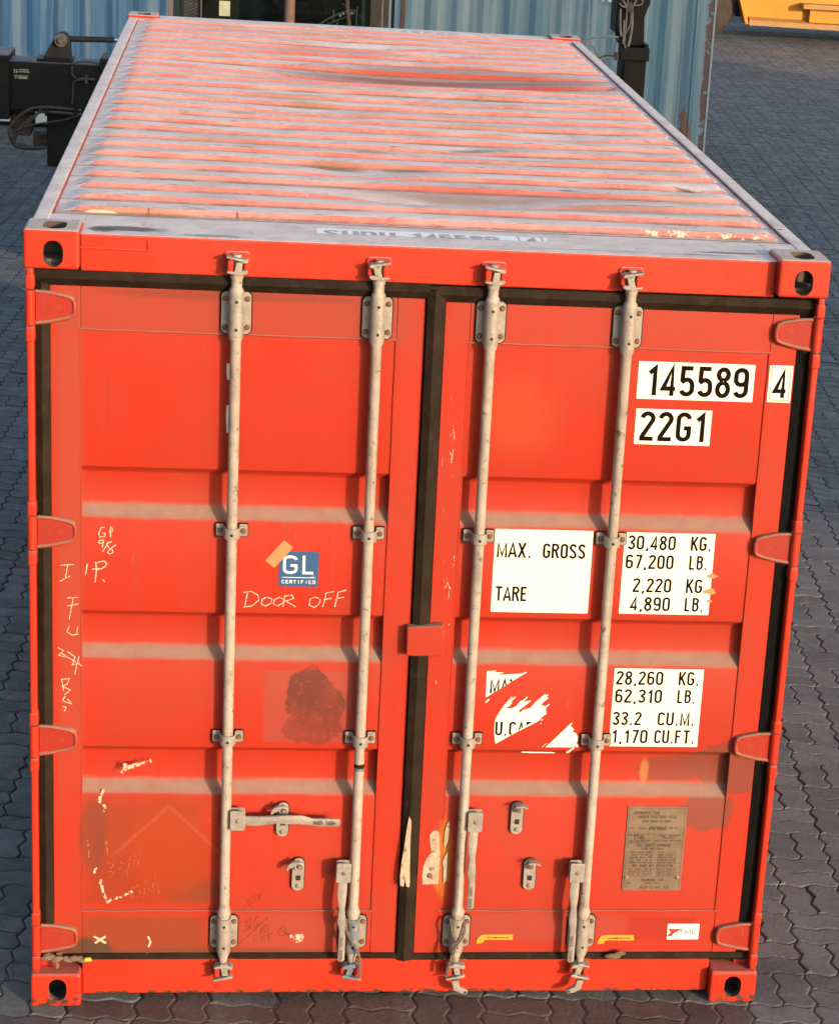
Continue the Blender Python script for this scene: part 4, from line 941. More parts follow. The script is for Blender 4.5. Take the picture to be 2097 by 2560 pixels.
# peeled bits on the weight sticker
pb = MB()
for (cx_, cy_, a, b2) in ((1472,1192,12,5),(1468,1224,14,6),(1466,1244,7,3)):
    q = O(cx_, cy_, YS); pb.prism([(q.x+a*.0015*math.cos(t_)*(1+.25*math.sin(3*t_+cx_)), q.z+b2*.0016*math.sin(t_)*(1+.3*math.cos(5*t_))) for t_ in [i*.524 for i in range(12)]], TY-.0008, TY-.0002)
pb.build('peeled_patch', 'tape', RC)
# blue certified sticker
g1 = stk('certified_sticker', .773, .897, 1.473, 1.590, 'blue_sticker', 'blue square sticker reading GL CERTIFIED', rad=.008)
mb = MB(); text(mb, 'G', .781, 1.515, .062, tfy(TY), sx=1.75, wt=.135); text(mb, 'L', .843, 1.515, .062, tfy(TY), sx=1.5, wt=.135)
strokes(mb, [[(.783,1.5035),(.888,1.5035)]], .0022, tfy(TY)); text(mb, 'CERTIFIED', .782, 1.483, .0115, tfy(TY), w=.107, wt=.17)
mb.build('lettering', 'white_ink', g1, fix=False)
q = [O(*p, YS) for p in ((549,1160),(588,1118),(607,1133),(568,1175))]
MB().prism([(a.x, a.z) for a in q], TY-.0006, YS-.0004).build('tape_strip', 'tape', RC, label='faded orange tape over the corner of the blue sticker')
# yellow arrows
for (px, py) in ((986,1934), (1236,1935)):
    pts_ = [(0,19),(0,12),(4,6),(10,1),(18,0),(75,0),(75,11),(20,11),(14,13),(14,17)]
    poly = [(O(px+a, py+b2, .0495).x, O(px+a, py+b2, .0495).z) for a, b2 in pts_]
    o = MB().prism(poly, .0489, .0497).build('arrow_sticker', 'yellow_sticker', RC, label='small yellow arrow sticker, left one' if px < 1100 else 'small yellow arrow sticker, right one')
    q = O(px+20, py+8.2, .0485); mb = MB(); text(mb, 'FASTEN HAMBURG SUD SEAL HERE', q.x, q.z, .0055, tfy(.0483), w=.078, wt=.12); mb.build('lettering', 'ink', o, fix=False)
# maker sticker on lower rail
q0, q1 = O(1381,1944,.0495), O(1447,1912,.0495)
o = stk('maker_sticker', q0.x-.004, q1.x, q0.z, q1.z, 'sticker', 'white sticker reading CIMC partly torn red', y=.0495)
mb = MB(); text(mb, 'IMC', q0.x+.037, q0.z+.020, .021, tfy(.0483), w=.060, wt=.24); mb.build('lettering', 'greyblue_ink', o, fix=False)
MB().prism([(q0.x-.004, q0.z+.015), (q0.x+.010, q0.z+.011), (q0.x+.022, q0.z+.026), (q0.x+.050, q0.z+.040), (q0.x-.002, q0.z+.040), (q0.x+.008, q0.z+.026)], .0482, .0488).build('torn_corner', 'red_ink', o)
# data plate
q0, q1 = O(1286,1843,.052), O(1420,1670,.052)
px0, px1, pz0, pz1 = 1.950, 2.1515, .404, .716
dp = MB().box(px0, px1, .0505, .0535, pz0, pz1).build('data_plate', 'plate', RC, bevel=.001, label='bronze data plate engraved with approval text')
mb = MB(); tf = tfy(.0500)
Wp = px1-px0
def pt(s, fx, fz, h, fw): text(mb, s, px0+fx*Wp, pz0+fz*(pz1-pz0), h, tf, w=fw*Wp, wt=.18)
pt('APPROVED FOR', .10, .91, .0105, .44); pt('UNDER CUSTOMS SEAL', .18, .865, .0105, .66); pt('D/GL-4656-81/2000', .26, .815, .0085, .48)
pt('TYPE', .04, .735, .006, .10); pt('1AA427', .20, .735, .006, .14); pt('MANUFACTURERS NO.', .38, .745, .0062, .30); pt('OF THE CONTAINER', .38, .725, .0062, .28); pt('CNG 011', .72, .74, .006, .15)
pt('MANUFACTURED BY', .04, .655, .0055, .24); pt('CIMC', .14, .615, .014, .18); pt('TIANJIN CIMC NORTH OCEAN', .06, .592, .005, .36); pt('CONTAINER CO LTD', .06, .572, .005, .30)
pt('TIMBER COMPONENT', .54, .65, .0065, .38); pt('TREATMENT', .62, .622, .0065, .22); pt('BASILEUM 400/2000', .50, .590, .0065, .44)
pt('CSC SAFETY APPROVAL', .20, .525, .0095, .58); pt('D-HH 9801/5009', .28, .492, .007, .38)
for i, s_ in enumerate(('DATE MANUFACTURED', 'IDENTIFICATION NO.', 'MAXIMUM GROSS WEIGHT', 'ALLOW STACK WT FOR 1.8G', 'RACKING TEST LOAD VALUE')):
    pt(s_, .10, .450-i*.030, .0058, .38); pt(['06/2000', 'SUDU 145589 4', '30480 KG 67200 LB', '192000 KG 423280', '15240 KG 33600 LB'][i], .56, .450-i*.030, .0058, .32)
pt('ONE DOOR OFF OPERATION', .14, .285, .0095, .70)
for i, s_ in enumerate(('ALLOW STACK WT FOR 1.8G', 'RACKING TEST LOAD VALUE', 'FLOOR WALL STRENGTH')): pt(s_, .09, .247-i*.030, .0055, .40); pt('15240 KG 33600 LB', .56, .247-i*.030, .0055, .32)
pt('HAMBURG-SUD', .32, .115, .0095, .38); pt('OWNER', .05, .085, .005, .10); pt('HAMBURG GERMANY', .38, .083, .005, .26); pt('ACEP-D-HH', .30, .025, .010, .34); pt('15', .70, .025, .010, .1)
fr = lambda a, b2, c2, d: strokes(mb, [[(px0+a*Wp, pz0+b2*.312), (px0+c2*Wp, pz0+d*.312)]], .0009, tf)
for z in (.68, .56, .33, .27, .17): fr(.03, z, .97, z)
fr(.03,.02,.03,.98); fr(.97,.02,.97,.98); fr(.03,.98,.97,.98); fr(.48,.68,.48,.56)
mb.build('engraving', 'plateink', dp, fix=False)['kind'] = 'stuff'
for fx in (.06, .93): place('rivet', pin_me, (px0+fx*Wp, .0500, pz0+.16*.312), dp)
# roof number
rs = MB().add([(.862,.190,2.5762),(1.575,.203,2.5762),(1.585,.275,2.5762),(.862,.275,2.5762)], [(0,1,2,3)]).build('roof_number_sticker', 'roofsticker', RC, label='worn white roof sticker with grey letters and number')
mb = MB(); tfr = lambda a, c2: (a, c2, 2.5768)
hc = ((.8, .192), (1.7, .205)); text(mb, 'SUDU', .885, .152, .095, tfr, w=.22, wt=.17, hp=hc); text(mb, '145589', 1.155, .155, .095, tfr, w=.27, wt=.2, hp=hc); text(mb, '4', 1.505, .160, .095, tfr, w=.045, wt=.2, hp=hc)
strokes(mb, [[(1.49,.204),(1.49,.272),(1.565,.272),(1.565,.206)]], .003, tfr); mb.build('lettering', 'grey_ink', rs, fix=False)
rs = MB().add([(1.00,5.88,2.5764),(1.95,5.88,2.5764),(1.95,5.94,2.5764),(1.00,5.94,2.5764)], [(0,1,2,3)]).build('rear_roof_sticker', 'roofsticker', RC, label='worn white sticker at the far end of the roof')
mb = MB(); text(mb, 'SUDU 145589 4', 1.05, 5.885, .045, lambda a, c2: (a, c2, 2.577), w=.85, wt=.2); mb.build('lettering', 'grey_ink', rs, fix=False)
# scrap stickers behind rod 1
mb = MB()
for (a0, a1) in (((470,751),(476,786)), ((469,838),(475,895))):
    p0, p1 = O(*a0, YS), O(*a1, YS); mb.prism([(p0.x, p0.z), (p1.x+.003, p0.z-.004), (p1.x+.003, p1.z), (p0.x+.002, p1.z), (p0.x-.001, (p0.z+p1.z)/2)], YS-.0006, YS)
mb.build('sticker_scrap', 'sticker', RC)['kind'] = 'stuff'
# --- chalk and pen writing: strokes in overview pixels
def scrawl(name, lines, mat, wd, y=YS-.0004, rnd=.0006, label=None):
    mb = MB(); rg_ = random.Random(len(lines)*7+1)
    for ln in lines:
        P = [O(*p, y) for p in ln]; pts = []
        for i in range(len(P)-1):
            n = max(1, int((P[i+1]-P[i]).length/.008))
            for k in range(n): q = P[i].lerp(P[i+1], k/n); pts.append((q.x+rg_.uniform(-rnd, rnd), q.z+rg_.uniform(-rnd, rnd)))
        pts.append((P[-1].x, P[-1].z)); ws = [wd*rg_.uniform(.7, 1.2) for _ in pts]
        strokes(mb, [pts], ws, tfy(y))
    o_ = mb.build(name, mat, RC, fix=False, label=label)
    if len(lines) > 1: o_['kind'] = 'stuff'
    return o_
scrawl('chalk_writing', [[(504,1226),(520,1224),(534,1232),(536,1242),(522,1254),(504,1257)],[(512,1227),(507,1256)],
    [(552,1236),(543,1240),(541,1250),(550,1254),(561,1249),(563,1240),(554,1236)],[(577,1236),(568,1241),(566,1250),(575,1254),(586,1248),(588,1240),(577,1236)],
    [(590,1232),(586,1256)],[(588,1234),(604,1231),(608,1238),(592,1244),(612,1256)],
    [(653,1236),(642,1240),(640,1252),(650,1257),(661,1250),(663,1240),(653,1236)],[(675,1228),(668,1256)],[(673,1228),(692,1224)],[(671,1241),(686,1238)],[(700,1226),(693,1256)],[(699,1226),(717,1221)],[(697,1239),(712,1236)]],
    'chalk', .0030, label='chalk writing DOOR OFF on the left door')
k5 = .5*(1736/2097)*(540/2119)*2
def C6(p): return ((180+p[0]*540/2119)/KO, (1280+p[1]*540/2119)/KO)
scrawl('chalk_writing', [[C6(p) for p in ln] for ln in ([(325,150),(290,155),(265,210),(280,245),(325,240),(330,210),(300,208)],[(375,170),(382,250)],[(372,200),(385,145),(400,160),(398,190),(370,200)],
    [(320,275),(270,280),(260,300),(300,310),(315,280),(300,345)],[(360,290),(305,390)],[(395,290),(345,310),(355,340),(400,370),(405,400),(370,412),(350,395),(380,360),(435,322)],
    [(155,510),(135,620)],[(235,490),(245,560),(230,690)],[(195,560),(280,558),(330,535),(345,505),(320,482),(260,490),(240,510)],[(305,660),(325,685)])], 'chalk', .0032, label='small chalk initials and numbers at the left')
yS = .0492
scrawl('chalk_marks', [[(126,1170),(154,1168)],[(141,1169),(136,1197)],[(124,1203),(146,1192)],[(140,1238),(162,1236)],[(152,1237),(144,1282)],[(140,1254),(163,1250)],
    [(144,1296),(139,1308),(150,1314),(163,1312)],[(162,1297),(159,1314)],[(120,1340),(132,1346),(122,1356),(136,1360)],[(140,1348),(156,1360),(150,1376),(166,1372)],[(128,1352),(170,1378)],[(164,1358),(155,1396)],
    [(128,1404),(132,1430)],[(128,1406),(144,1404),(140,1416),(130,1420),(146,1428),(134,1438)],[(136,1440),(130,1450),(146,1456)],[(140,1446),(150,1458)],[(130,1462),(138,1464),(134,1472)]], 'chalk', .0026, y=yS, label='column of chalk letters on the left door edge')
scrawl('chalk_marks', [[(195,1938),(220,1952)],[(197,1952),(219,1938)],[(307,1938),(312,1950),(308,1960)],[(304,1972),(308,1986)]], 'chalk', .0075, y=yS, label='pale cross and tick low on the left door')
scrawl('scuff_mark', [[(252,1600),(262,1590),(258,1580)],[(256,1592),(280,1586),(295,1580),(314,1574)],[(264,1588),(290,1580)]], 'scuff', .011, y=.0533)
scrawl('scuff_mark', [[(215,1634),(208,1650),(206,1662)],[(216,1665),(218,1680)],[(200,1795),(196,1808)],[(208,1820),(215,1850),(224,1866),(232,1862)],[(226,1864),(250,1856),(275,1845)]], 'scuff', .009, y=.0533)
scrawl('faint_writing', [[(224,1785),(236,1790),(226,1802),(238,1806),(228,1816)],[(246,1780),(256,1788),(246,1798),(262,1800),(252,1812)],[(270,1770),(262,1815)],[(280,1768),(276,1790)],[(290,1764),(286,1792)],[(270,1840),(285,1832),(292,1850),(275,1860),(268,1848)],[(298,1856),(302,1820),(312,1848),(322,1814),(330,1850)]], 'chalk2', .0028)
scrawl('scratch', [[(220,1740),(224,1775)],[(181,1738),(183,1752)],[(184,1760),(185,1780)]], 'chalk2', .006)
scrawl('pen_writing', [[(503,1856),(516,1866),(505,1878)],[(518,1856),(534,1850),(536,1858),(515,1874),(524,1880),(534,1876)],[(508,1866),(545,1848)],[(540,1846),(536,1866)],[(545,1842),(548,1832)]], 'pen', .0018, label='brown pen scribble above the lower rail')
scrawl('pen_writing', [[(503,1908),(514,1906),(508,1916),(518,1918),(505,1928)],[(520,1900),(518,1924)],[(534,1896),(526,1908),(536,1912),(530,1918),(524,1912)],[(497,1952),(556,1898)],[(543,1916),(540,1932)],[(548,1916),(547,1930),(556,1926),(552,1914),(548,1916)],[(530,1936),(526,1946),(532,1948)],[(548,1936),(540,1942),(546,1948)],[(551,1938),(564,1930)],[(558,1934),(556,1950)],
    [(584,1920),(576,1926),(578,1936),(588,1936),(594,1926),(588,1916),(580,1920),(598,1938)],[(592,1930),(608,1936)]], 'pen', .0018, y=yS, label='brown pen writing on the lower left rail')
scrawl('sticker_scrap', [[(600,1938),(628,1936)],[(606,1943),(629,1941)],[(612,1948),(629,1946)]], 'scuff', .011, y=yS)
scrawl('scratch', [[(926,1262),(930,1290),(925,1300)],[(930,1215),(928,1240)],[(918,1222),(926,1206),(932,1220)],[(938,1175),(940,1150)],[(930,905),(938,880),(940,910)],[(932,935),(934,960),(938,930)],[(936,980),(935,985)]], 'scuff', .0022, y=yS)
# flaked primer patches
kb = 520/1736
def F2(p, y): q = at(980+p[0]*kb, 1960+p[1]*kb, Y=y); return (q.x, q.z)
MB().prism([F2(p, .033) for p in ((140,262),(158,290),(160,350),(152,430),(150,560),(146,700),(148,830),(138,850),(118,845),(105,780),(95,845),(66,838),(64,760),(78,640),(100,520),(122,360))], .0225, .0255).build('flaked_patch', 'flake', RC, label='cream flaked streak on the middle gasket')
MB().prism([F2(p, .049) for p in ((365,385),(390,400),(398,470),(400,600),(395,700),(385,833),(255,838),(250,760),(262,680),(290,620),(330,570),(318,500),(315,430),(335,395))], .0486, .0496).build('flaked_patch', 'flake', RC, label='cream bottle shaped flaked patch beside the third rod')
MB().prism([F2(p, .049) for p in ((480,305),(478,400),(465,480),(440,530),(430,500),(440,400),(455,340))], .0486, .0496).prism([F2(p, .049) for p in ((440,600),(465,560),(460,720),(455,800),(430,830),(425,760),(430,700),(420,650))], .0486, .0496).build('flaked_patch', 'flake', RC)
q = F2((312,765), .048); MB().ball((q[0], .0485, q[1]), .010, (1,.3,1)).build('rust_spot', 'bolt', RC, smooth=True)
# faded square ghosts and blue/yellow paint bands on rod 2
ztb = O(737,1585,RY).z; MB().cyl((x2-.0005, RY, ztb-.004), (x2-.0005, RY, ztb+.010), RR+.0008, 18).build('paint_band', 'gasket', r2, smooth=True)
MB().cyl((x2-.0005, RY, ztb-.014), (x2-.0005, RY, ztb-.004), RR+.0008, 18).build('paint_band', 'bluerod', r2, smooth=True)

# ------------------------------------------------------------------ loose things on the container
def twist(pts, r, nm, label, n=70):
    t_ = thing(nm, label, 'rope', pts[0]); P = [Vector(p) for p in pts]; cl = [0]
    for i in range(1, len(P)): cl.append(cl[-1]+(P[i]-P[i-1]).length)
    def ev(s_):
        s_ = min(max(s_, 0), cl[-1]-1e-6); i = max(j for j in range(len(cl)-1) if cl[j] <= s_); f_ = (s_-cl[i])/(cl[i+1]-cl[i])
        p0, p1, p2, p3 = P[max(i-1,0)], P[i], P[i+1], P[min(i+2,len(P)-1)]
        return .5*((2*p1)+(p2-p0)*f_+(2*p0-5*p1+4*p2-p3)*f_*f_+(3*p1-p0-3*p2+p3)*f_**3)
    for ph in (0, 2*math.pi/3, 4*math.pi/3):
        path = []
        for i in range(n+1):
            s_ = cl[-1]*i/n; p = ev(s_); a = s_/.011+ph; path.append(p+Vector((math.cos(a), math.sin(a)*.7, math.sin(a)*.4))*r*.55)
        MB().tube(path, r*.62, 6).build('strand', 'rope', t_, smooth=True)
    return t_
ry = -.010
twist([(x3-.024, ry+.02, .318), (x3-.022, ry, .300), (x3-.014, ry-.004, .270), (x3+.002, ry-.006, .245), (x3+.016, ry-.004, .262), (x3+.022, ry, .292), (x3+.020, ry+.015, .312)], .0045, 'rope', 'frayed grey rope loop tied round the third locking rod foot')
twist([(x3+.004, ry-.010, .250), (x3-.008, ry-.012, .225), (x3-.018, ry-.012, .185), (x3-.026, ry-.010, .150), (x3-.030, ry-.008, .118)], .006, 'rope', 'frayed rope end hanging from the loop on the third rod')
twist([(x2-.024, ry+.02, .318), (x2-.022, ry, .285), (x2-.004, ry-.008, .250), (x2+.016, ry-.008, .215), (x2+.024, ry-.010, .18), (x2+.026, ry-.012, .12)], .0045, 'rope', 'frayed grey rope hanging down the second locking rod foot')
mt = thing('mud_clump', 'crusted brown mud lying on the lower gasket at the left corner', 'dirt', (.15, .02, .17)); mb = MB(); rg_ = random.Random(9)
for i in range(26):
    f_ = rg_.random(); mb.ball((.048+f_*.155, .030+rg_.uniform(-.008, .01), .168-f_*.008+rg_.uniform(-.008, .010)), rg_.uniform(.006, .014), (1.6, .8, .7), 7, 5)
mb.ball((.083, .028, .138), .009, (.9,.8,1.6)); mb.build('clod', 'mud', mt, smooth=True)
q = O(182,1986,.02); yt = MB().box(q.x-.010, q.x+.012, .010, .022, q.z-.003, q.z+.009).build('plastic_tag', 'yellow_tag', None, bevel=.003); yt['label'] = 'tiny yellow plastic tag stuck in the mud on the gasket'; yt['category'] = 'tag'
q = O(1268,1980,.02); lf = MB(); lf.ball((q.x, .022, q.z), .022, (1.3,.35,.5), 10, 6).ball((q.x+.025, .024, q.z+.010), .014, (1.4,.4,.6), 8, 5); lf = lf.build('dry_leaf', 'leaf', None, smooth=True); lf['label'] = 'curled dry brown leaf caught on the lower gasket'; lf['category'] = 'leaf'

# ================================================================== BLUE CONTAINER BEHIND
BYAW = -.082; BX, BY = 5.545, 17.86; BL = 12.192
BC = thing('shipping_container', 'long faded blue corrugated container with streaked rusty corner standing behind the black machine', 'container', (BX, BY, 0))
cb, sb_ = math.cos(BYAW), math.sin(BYAW)
def bw(s_, d_, z): return (BX-s_*cb-d_*sb_, BY-s_*sb_+d_*cb, z)   # s along to the left, d into depth
def bbox(mb, s0, s1, d0, d1, z0, z1):
    P = [bw(s0,d0,z0), bw(s1,d0,z0), bw(s1,d1,z0), bw(s0,d1,z0), bw(s0,d0,z1), bw(s1,d0,z1), bw(s1,d1,z1), bw(s0,d1,z1)]
    mb.add(P, [(0,3,2,1),(4,5,6,7),(0,1,5,4),(1,2,6,5),(2,3,7,6),(3,0,4,7)])
def bcorr(name, dface, sgn):
    pr = [(0,0),(.068,1),(.138,1),(.206,0),(.278,0)]; pts = [(.20, 0)]; a = .24
    while a < BL-.3:
        for x_, s_ in pr[:-1]: pts.append((a+x_, s_))
        a += .278
    pts.append((BL-.16, 0)); V = []
    for a, s_ in pts:
        for z in (.17, 2.50): V.append(bw(a, dface+sgn*.036*s_, z))
    mb = MB().add(V, [(2*i, 2*i+2, 2*i+3, 2*i+1) for i in range(len(pts)-1)]); return mb.build(name, 'blue', BC)
bcorr('side_wall', .018, 1); bcorr('side_wall', 2.42, -1)
for (s0, s1) in ((.012, .20), (BL-.16, BL)): 
    for (d0, d1) in ((0, .16), (2.28, 2.438)):
        mb = MB(); bbox(mb, s0, s1, d0+.002, d1, .118, 2.47); mb.build('corner_post', 'blue', BC, bevel=.006)
        for z in (0, H-.118): mb = MB(); bbox(mb, s0-.012 if s0 < 1 else s0, s0+.15, d0-.004, d1+.004, z, z+.118); mb.build('corner_casting', 'blue', BC, bevel=.01)
for (d0, d1) in ((.004, .06), (2.37, 2.43)):
    mb = MB(); bbox(mb, .2, BL-.16, d0, d1, .05, .17); mb.build('bottom_side_rail', 'paleedge', BC, bevel=.004)  # lit line along the rail put into its pale colour
    mb = MB(); bbox(mb, .2, BL-.16, d0, d1, 2.50, 2.57); mb.build('top_side_rail', 'blue', BC, bevel=.004)
mb = MB(); bbox(mb, 0, BL, .06, 2.37, 2.50, 2.55); bbox(mb, .05, BL-.05, .07, 2.36, .15, .18); bbox(mb, .03, .06, .16, 2.28, .12, 2.5); bbox(mb, BL-.06, BL-.03, .16, 2.28, .12, 2.5); mb.build('end_wall', 'blue', BC)
mb = MB(); bbox(mb, -.006, .012, -.006, .01, .12, 2.47); mb.build('post_edge', 'paleedge', BC)
mb = MB(); _u = [at(1497, -14, Y=17.9), at(1545, -14, Y=17.95)]
def tfb(sx_, z): return bw(BX-sx_, -.0035, z)
text(mb, '12', at(1494, 0, Y=17.9).x, at(1494, 5, Y=17.9).z, .17, tfb, sx=1.3, wt=.14); mb.build('lettering', 'white_ink', BC, fix=False)

# ================================================================== BLACK CONTAINER HANDLER BETWEEN
CH = thing('container_handler', 'black lifting machine with spreader arm, hoses and glazed cab behind the red container', 'machine', (.9, 10.5, 0))
def q8(u, v, Y=8.0): p = at(u, v, Y=Y); return (p.x, p.z)
def pxbox(mb, u0, v0, u1, v1, Y, dep, k=0):
    a = q8(u0, v1, Y); b2 = q8(u1, v0, Y); mb.box(a[0], b2[0], Y, Y+dep, a[1], b2[1])
mb = MB(); mb.box(-.848, 3.10, 8.0, 8.28, 1.735, 2.037); mb.build('spreader_beam', 'black', CH, bevel=.012)
MB().box(-.84, -.20, 8.01, 8.27, 2.0375, 2.0445).build('beam_top_plate', 'blacktop', CH)
MB().box(-1.25, -.823, 7.93, 8.36, 1.69, 2.079).build('beam_end_head', 'black', CH, bevel=.008)
MB().box(-1.24, -.825, 7.94, 8.35, 2.0795, 2.086).build('head_top_plate', 'blacktop', CH)
mb = MB().prism([q8(*p) for p in ((100,157),(140,88),(152,84),(166,90),(174,108),(176,157))], 8.08, 8.18); mb.build('pivot_lug', 'black', CH, bevel=.006)
a = q8(92,158); b2 = q8(180,152); MB().box(a[0], b2[0], 8.03, 8.24, a[1], b2[1]).build('lug_base', 'black', CH, bevel=.004)
c = q8(152,103); MB().cyl((c[0], 8.04, c[1]), (c[0], 8.22, c[1]), .040, 20).cyl((c[0], 8.02, c[1]), (c[0], 8.24, c[1]), .018, 14).build('pivot_pin', 'hose', CH, smooth=True)
a, b2 = q8(165,103), q8(284,106); MB().cyl((a[0], 8.13, a[1]), (b2[0], 8.13, b2[1]), .018, 14).build('hydraulic_cylinder', 'black', CH, smooth=True)
c = q8(420,109); MB().cyl((b2[0], 8.13, b2[1]), (c[0], 8.13, c[1]), .012, 12).build('cylinder_rod', 'chrome', CH, smooth=True)
mb = MB(); pxbox(mb, 250, 148, 285, 178, 7.96, .3); mb.build('junction_box', 'black', CH, bevel=.004)
mb = MB(); a = q8(118,418); mb.box(a[0], a[0]+.46, 8.02, 8.26, a[1], 1.735); mb.build('spreader_leg', 'black', CH, bevel=.005)
mb = MB(); pxbox(mb, 26, 285, 84, 322, 8.1, .16); pxbox(mb, 30, 322, 78, 338, 8.05, .22); pxbox(mb, 84, 336, 128, 372, 8.12, .12); mb.build('twistlock_bracket', 'shadow_inside', CH, bevel=.006)
def hose(pts, Y, r, mat='hose', name='hydraulic_hose', par=None):
    if name == 'wiper_arm': mat = 'hose' if mat == 'cable' else mat
    P = [at(*p[:2], Y=Y+(p[2] if len(p) > 2 else 0)) for p in pts]; out = []
    for i in range(len(P)-1):
        p0, p1, p2, p3 = P[max(i-1,0)], P[i], P[i+1], P[min(i+2,len(P)-1)]
        for k in range(6):
            f_ = k/6; out.append(.5*((2*p1)+(p2-p0)*f_+(2*p0-5*p1+4*p2-p3)*f_*f_+(3*p1-p0-3*p2+p3)*f_**3))
    out.append(P[-1]); return MB().tube(out, r, 8).build(name, mat, par or CH, smooth=True)
hose([(205,276),(118,268),(70,276),(30,310),(24,335),(40,365),(80,372),(120,368)], 7.96, .010)
hose([(205,286),(118,280),(92,285),(52,320),(38,350),(48,366),(110,370)], 7.94, .009)
hose([(110,268),(80,300),(45,335),(30,345)], 7.93, .007)
hose([(202,287),(160,300),(118,306),(70,315),(45,326),(30,336)], 7.92, .005)
hose([(28,340),(34,358),(60,362),(84,370),(110,366)], 7.97, .009)
hose([(181,165),(182,185),(192,197),(206,198)], 7.98, .006); hose([(181,260),(184,225),(186,205),(206,199)], 7.98, .005)
mb = MB(); c = at(222, 198, Y=7.97); mb.cyl((c.x-.045, 7.97, c.z), (c.x+.04, 7.97, c.z), .009, 10).box(c.x-.022, c.x-.004, 7.955, 8.0, c.z-.028, c.z+.026).build('valve_fitting', 'hose', CH, bevel=.002)
mb = MB()
for u in (118, 190): c = at(u, 281, Y=7.93); mb.box(c.x-.011, c.x+.011, 7.92, 8.0, c.z-.022, c.z+.022)
mb.build('hose_clamp', 'black', CH, bevel=.003)
hose([(178,162),(200,154),(230,156),(250,160)], 7.99, .005)
# data label on the beam
a, b2 = at(32, 197, Y=7.999), at(79, 171, Y=7.999)
lb = MB().box(a.x, b2.x, 7.9965, 7.9995, a.z, b2.z).build('beam_label', 'black', CH, label='small black and white data label on the beam')
mb = MB(); tfl = tfy(7.9955); W_ = b2.x-a.x
for (x_, z_, w_, h2) in ((.08,.55,.08,.32),(.20,.55,.10,.32),(.36,.80,.5,.10),(.36,.62,.55,.10),(.10,.30,.75,.06),(.12,.08,.12,.14),(.30,.05,.50,.20)): mb.add([tfl(a.x+x_*W_, a.z+z_*(b2.z-a.z)), tfl(a.x+(x_+w_)*W_, a.z+z_*(b2.z-a.z)), tfl(a.x+(x_+w_)*W_, a.z+(z_+h2)*(b2.z-a.z)), tfl(a.x+x_*W_, a.z+(z_+h2)*(b2.z-a.z))], [(0,1,2,3)])
mb.build('label_print', 'paper', lb, fix=False)['kind'] = 'stuff'
# right mast
mb = MB().prism([q8(*p) for p in ((1546,-60),(1632,-60),(1629,10),(1614,46),(1612,118),(1556,118),(1552,92),(1540,84),(1545,10))], 8.05, 8.30); mb.build('mast_leg', 'black', CH, bevel=.008)
mb = MB(); a = q8(1552,265); b2 = q8(1619,122); mb.box(a[0], b2[0], 8.02, 8.30, 1.30, b2[1]); c = q8(1548,150); mb.box(c[0], c[0]+.19, 7.99, 8.04, c[1], b2[1]+.004); mb.build('lower_mast_leg', 'black', CH, bevel=.006)
mb = MB(); pxbox(mb, 1545, 130, 1556, 260, 8.0, .1); pxbox(mb, 1610, 112, 1621, 124, 7.99, .2); mb.build('side_bracket', 'black', CH, bevel=.004)
mb = MB().box(.2, 3.0, 8.9, 9.15, 1.15, 1.45).box(.45, .70, 8.3, 10.4, 1.1, 1.35).box(2.2, 2.45, 8.3, 10.4, 1.1, 1.35).box(-.55, -.35, 8.28, 8.9, 1.45, 1.7).box(-.55, 3.05, 8.6, 8.9, 1.2, 1.5).box(3.0, 3.15, 8.3, 8.9, 1.3, 1.5); mb.build('carriage', 'black', CH)
for (pts, r_, mt_) in (([(1552,-20),(1560,8),(1572,12)],.005,'cable'), ([(1548,8),(1556,16),(1572,18)],.005,'cable'), ([(1552,-8),(1565,14),(1574,20)],.005,'cable'), ([(1551,22),(1550,60),(1552,90)],.006,'cable'), ([(1560,50),(1558,85),(1556,92)],.005,'cable'),
        ([(1570,-20),(1566,40),(1562,90),(1560,110),(1564,120)],.004,'cable'), ([(1580,30),(1580,60),(1574,100),(1569,116)],.007,'cable'), ([(1577,30),(1575,60),(1560,90),(1556,110)],.004,'cable'), ([(1600,-20),(1585,10),(1578,22)],.005,'cable'), ([(1604,-20),(1604,10),(1580,12)],.004,'cable'),
        ([(1545,93),(1500,92),(1466,100),(1445,118)],.006,'cable'), ([(1540,140),(1510,140),(1470,155)],.006,'hose'), ([(1538,146),(1512,143),(1495,140),(1484,120),(1468,110),(1450,114)],.005,'cable'), ([(1540,148),(1520,143),(1490,150)],.004,'cable'), ([(1544,96),(1534,120),(1537,140)],.003,'hose'), ([(1507,148),(1512,168),(1532,182)],.003,'hose')):
    hose(pts, 7.96, r_, mt_, 'cable')
mb = MB(); pxbox(mb, 1568, 8, 1585, 30, 7.95, .1); pxbox(mb, 1537, 134, 1546, 152, 7.95, .1); mb.build('cable_gland', 'hose', CH, bevel=.003)
# cab
CY = 10.0
def cx(u): return at(u, 40, Y=CY).x
cab = MB()
zc0, zc1 = 1.35, 3.1
def post(u0, u1, mat, name='cab_pillar', d0=0, d1=.06): 
    mb = MB(); mb.box(cx(u0), cx(u1), CY+d0, CY+d1, zc0, zc1); return mb.build(name, mat, CH, bevel=.004)
post(422, 432, 'brownpipe'); post(452, 462, 'black'); post(462, 463.5, 'chrome', 'door_trim'); post(500, 505, 'frame'); post(925, 953, 'frame'); post(953, 958, 'bracket', 'window_trim'); post(958, 972, 'frame', d1=.3); post(979, 986, 'black'); post(1002, 1013, 'brownpipe')
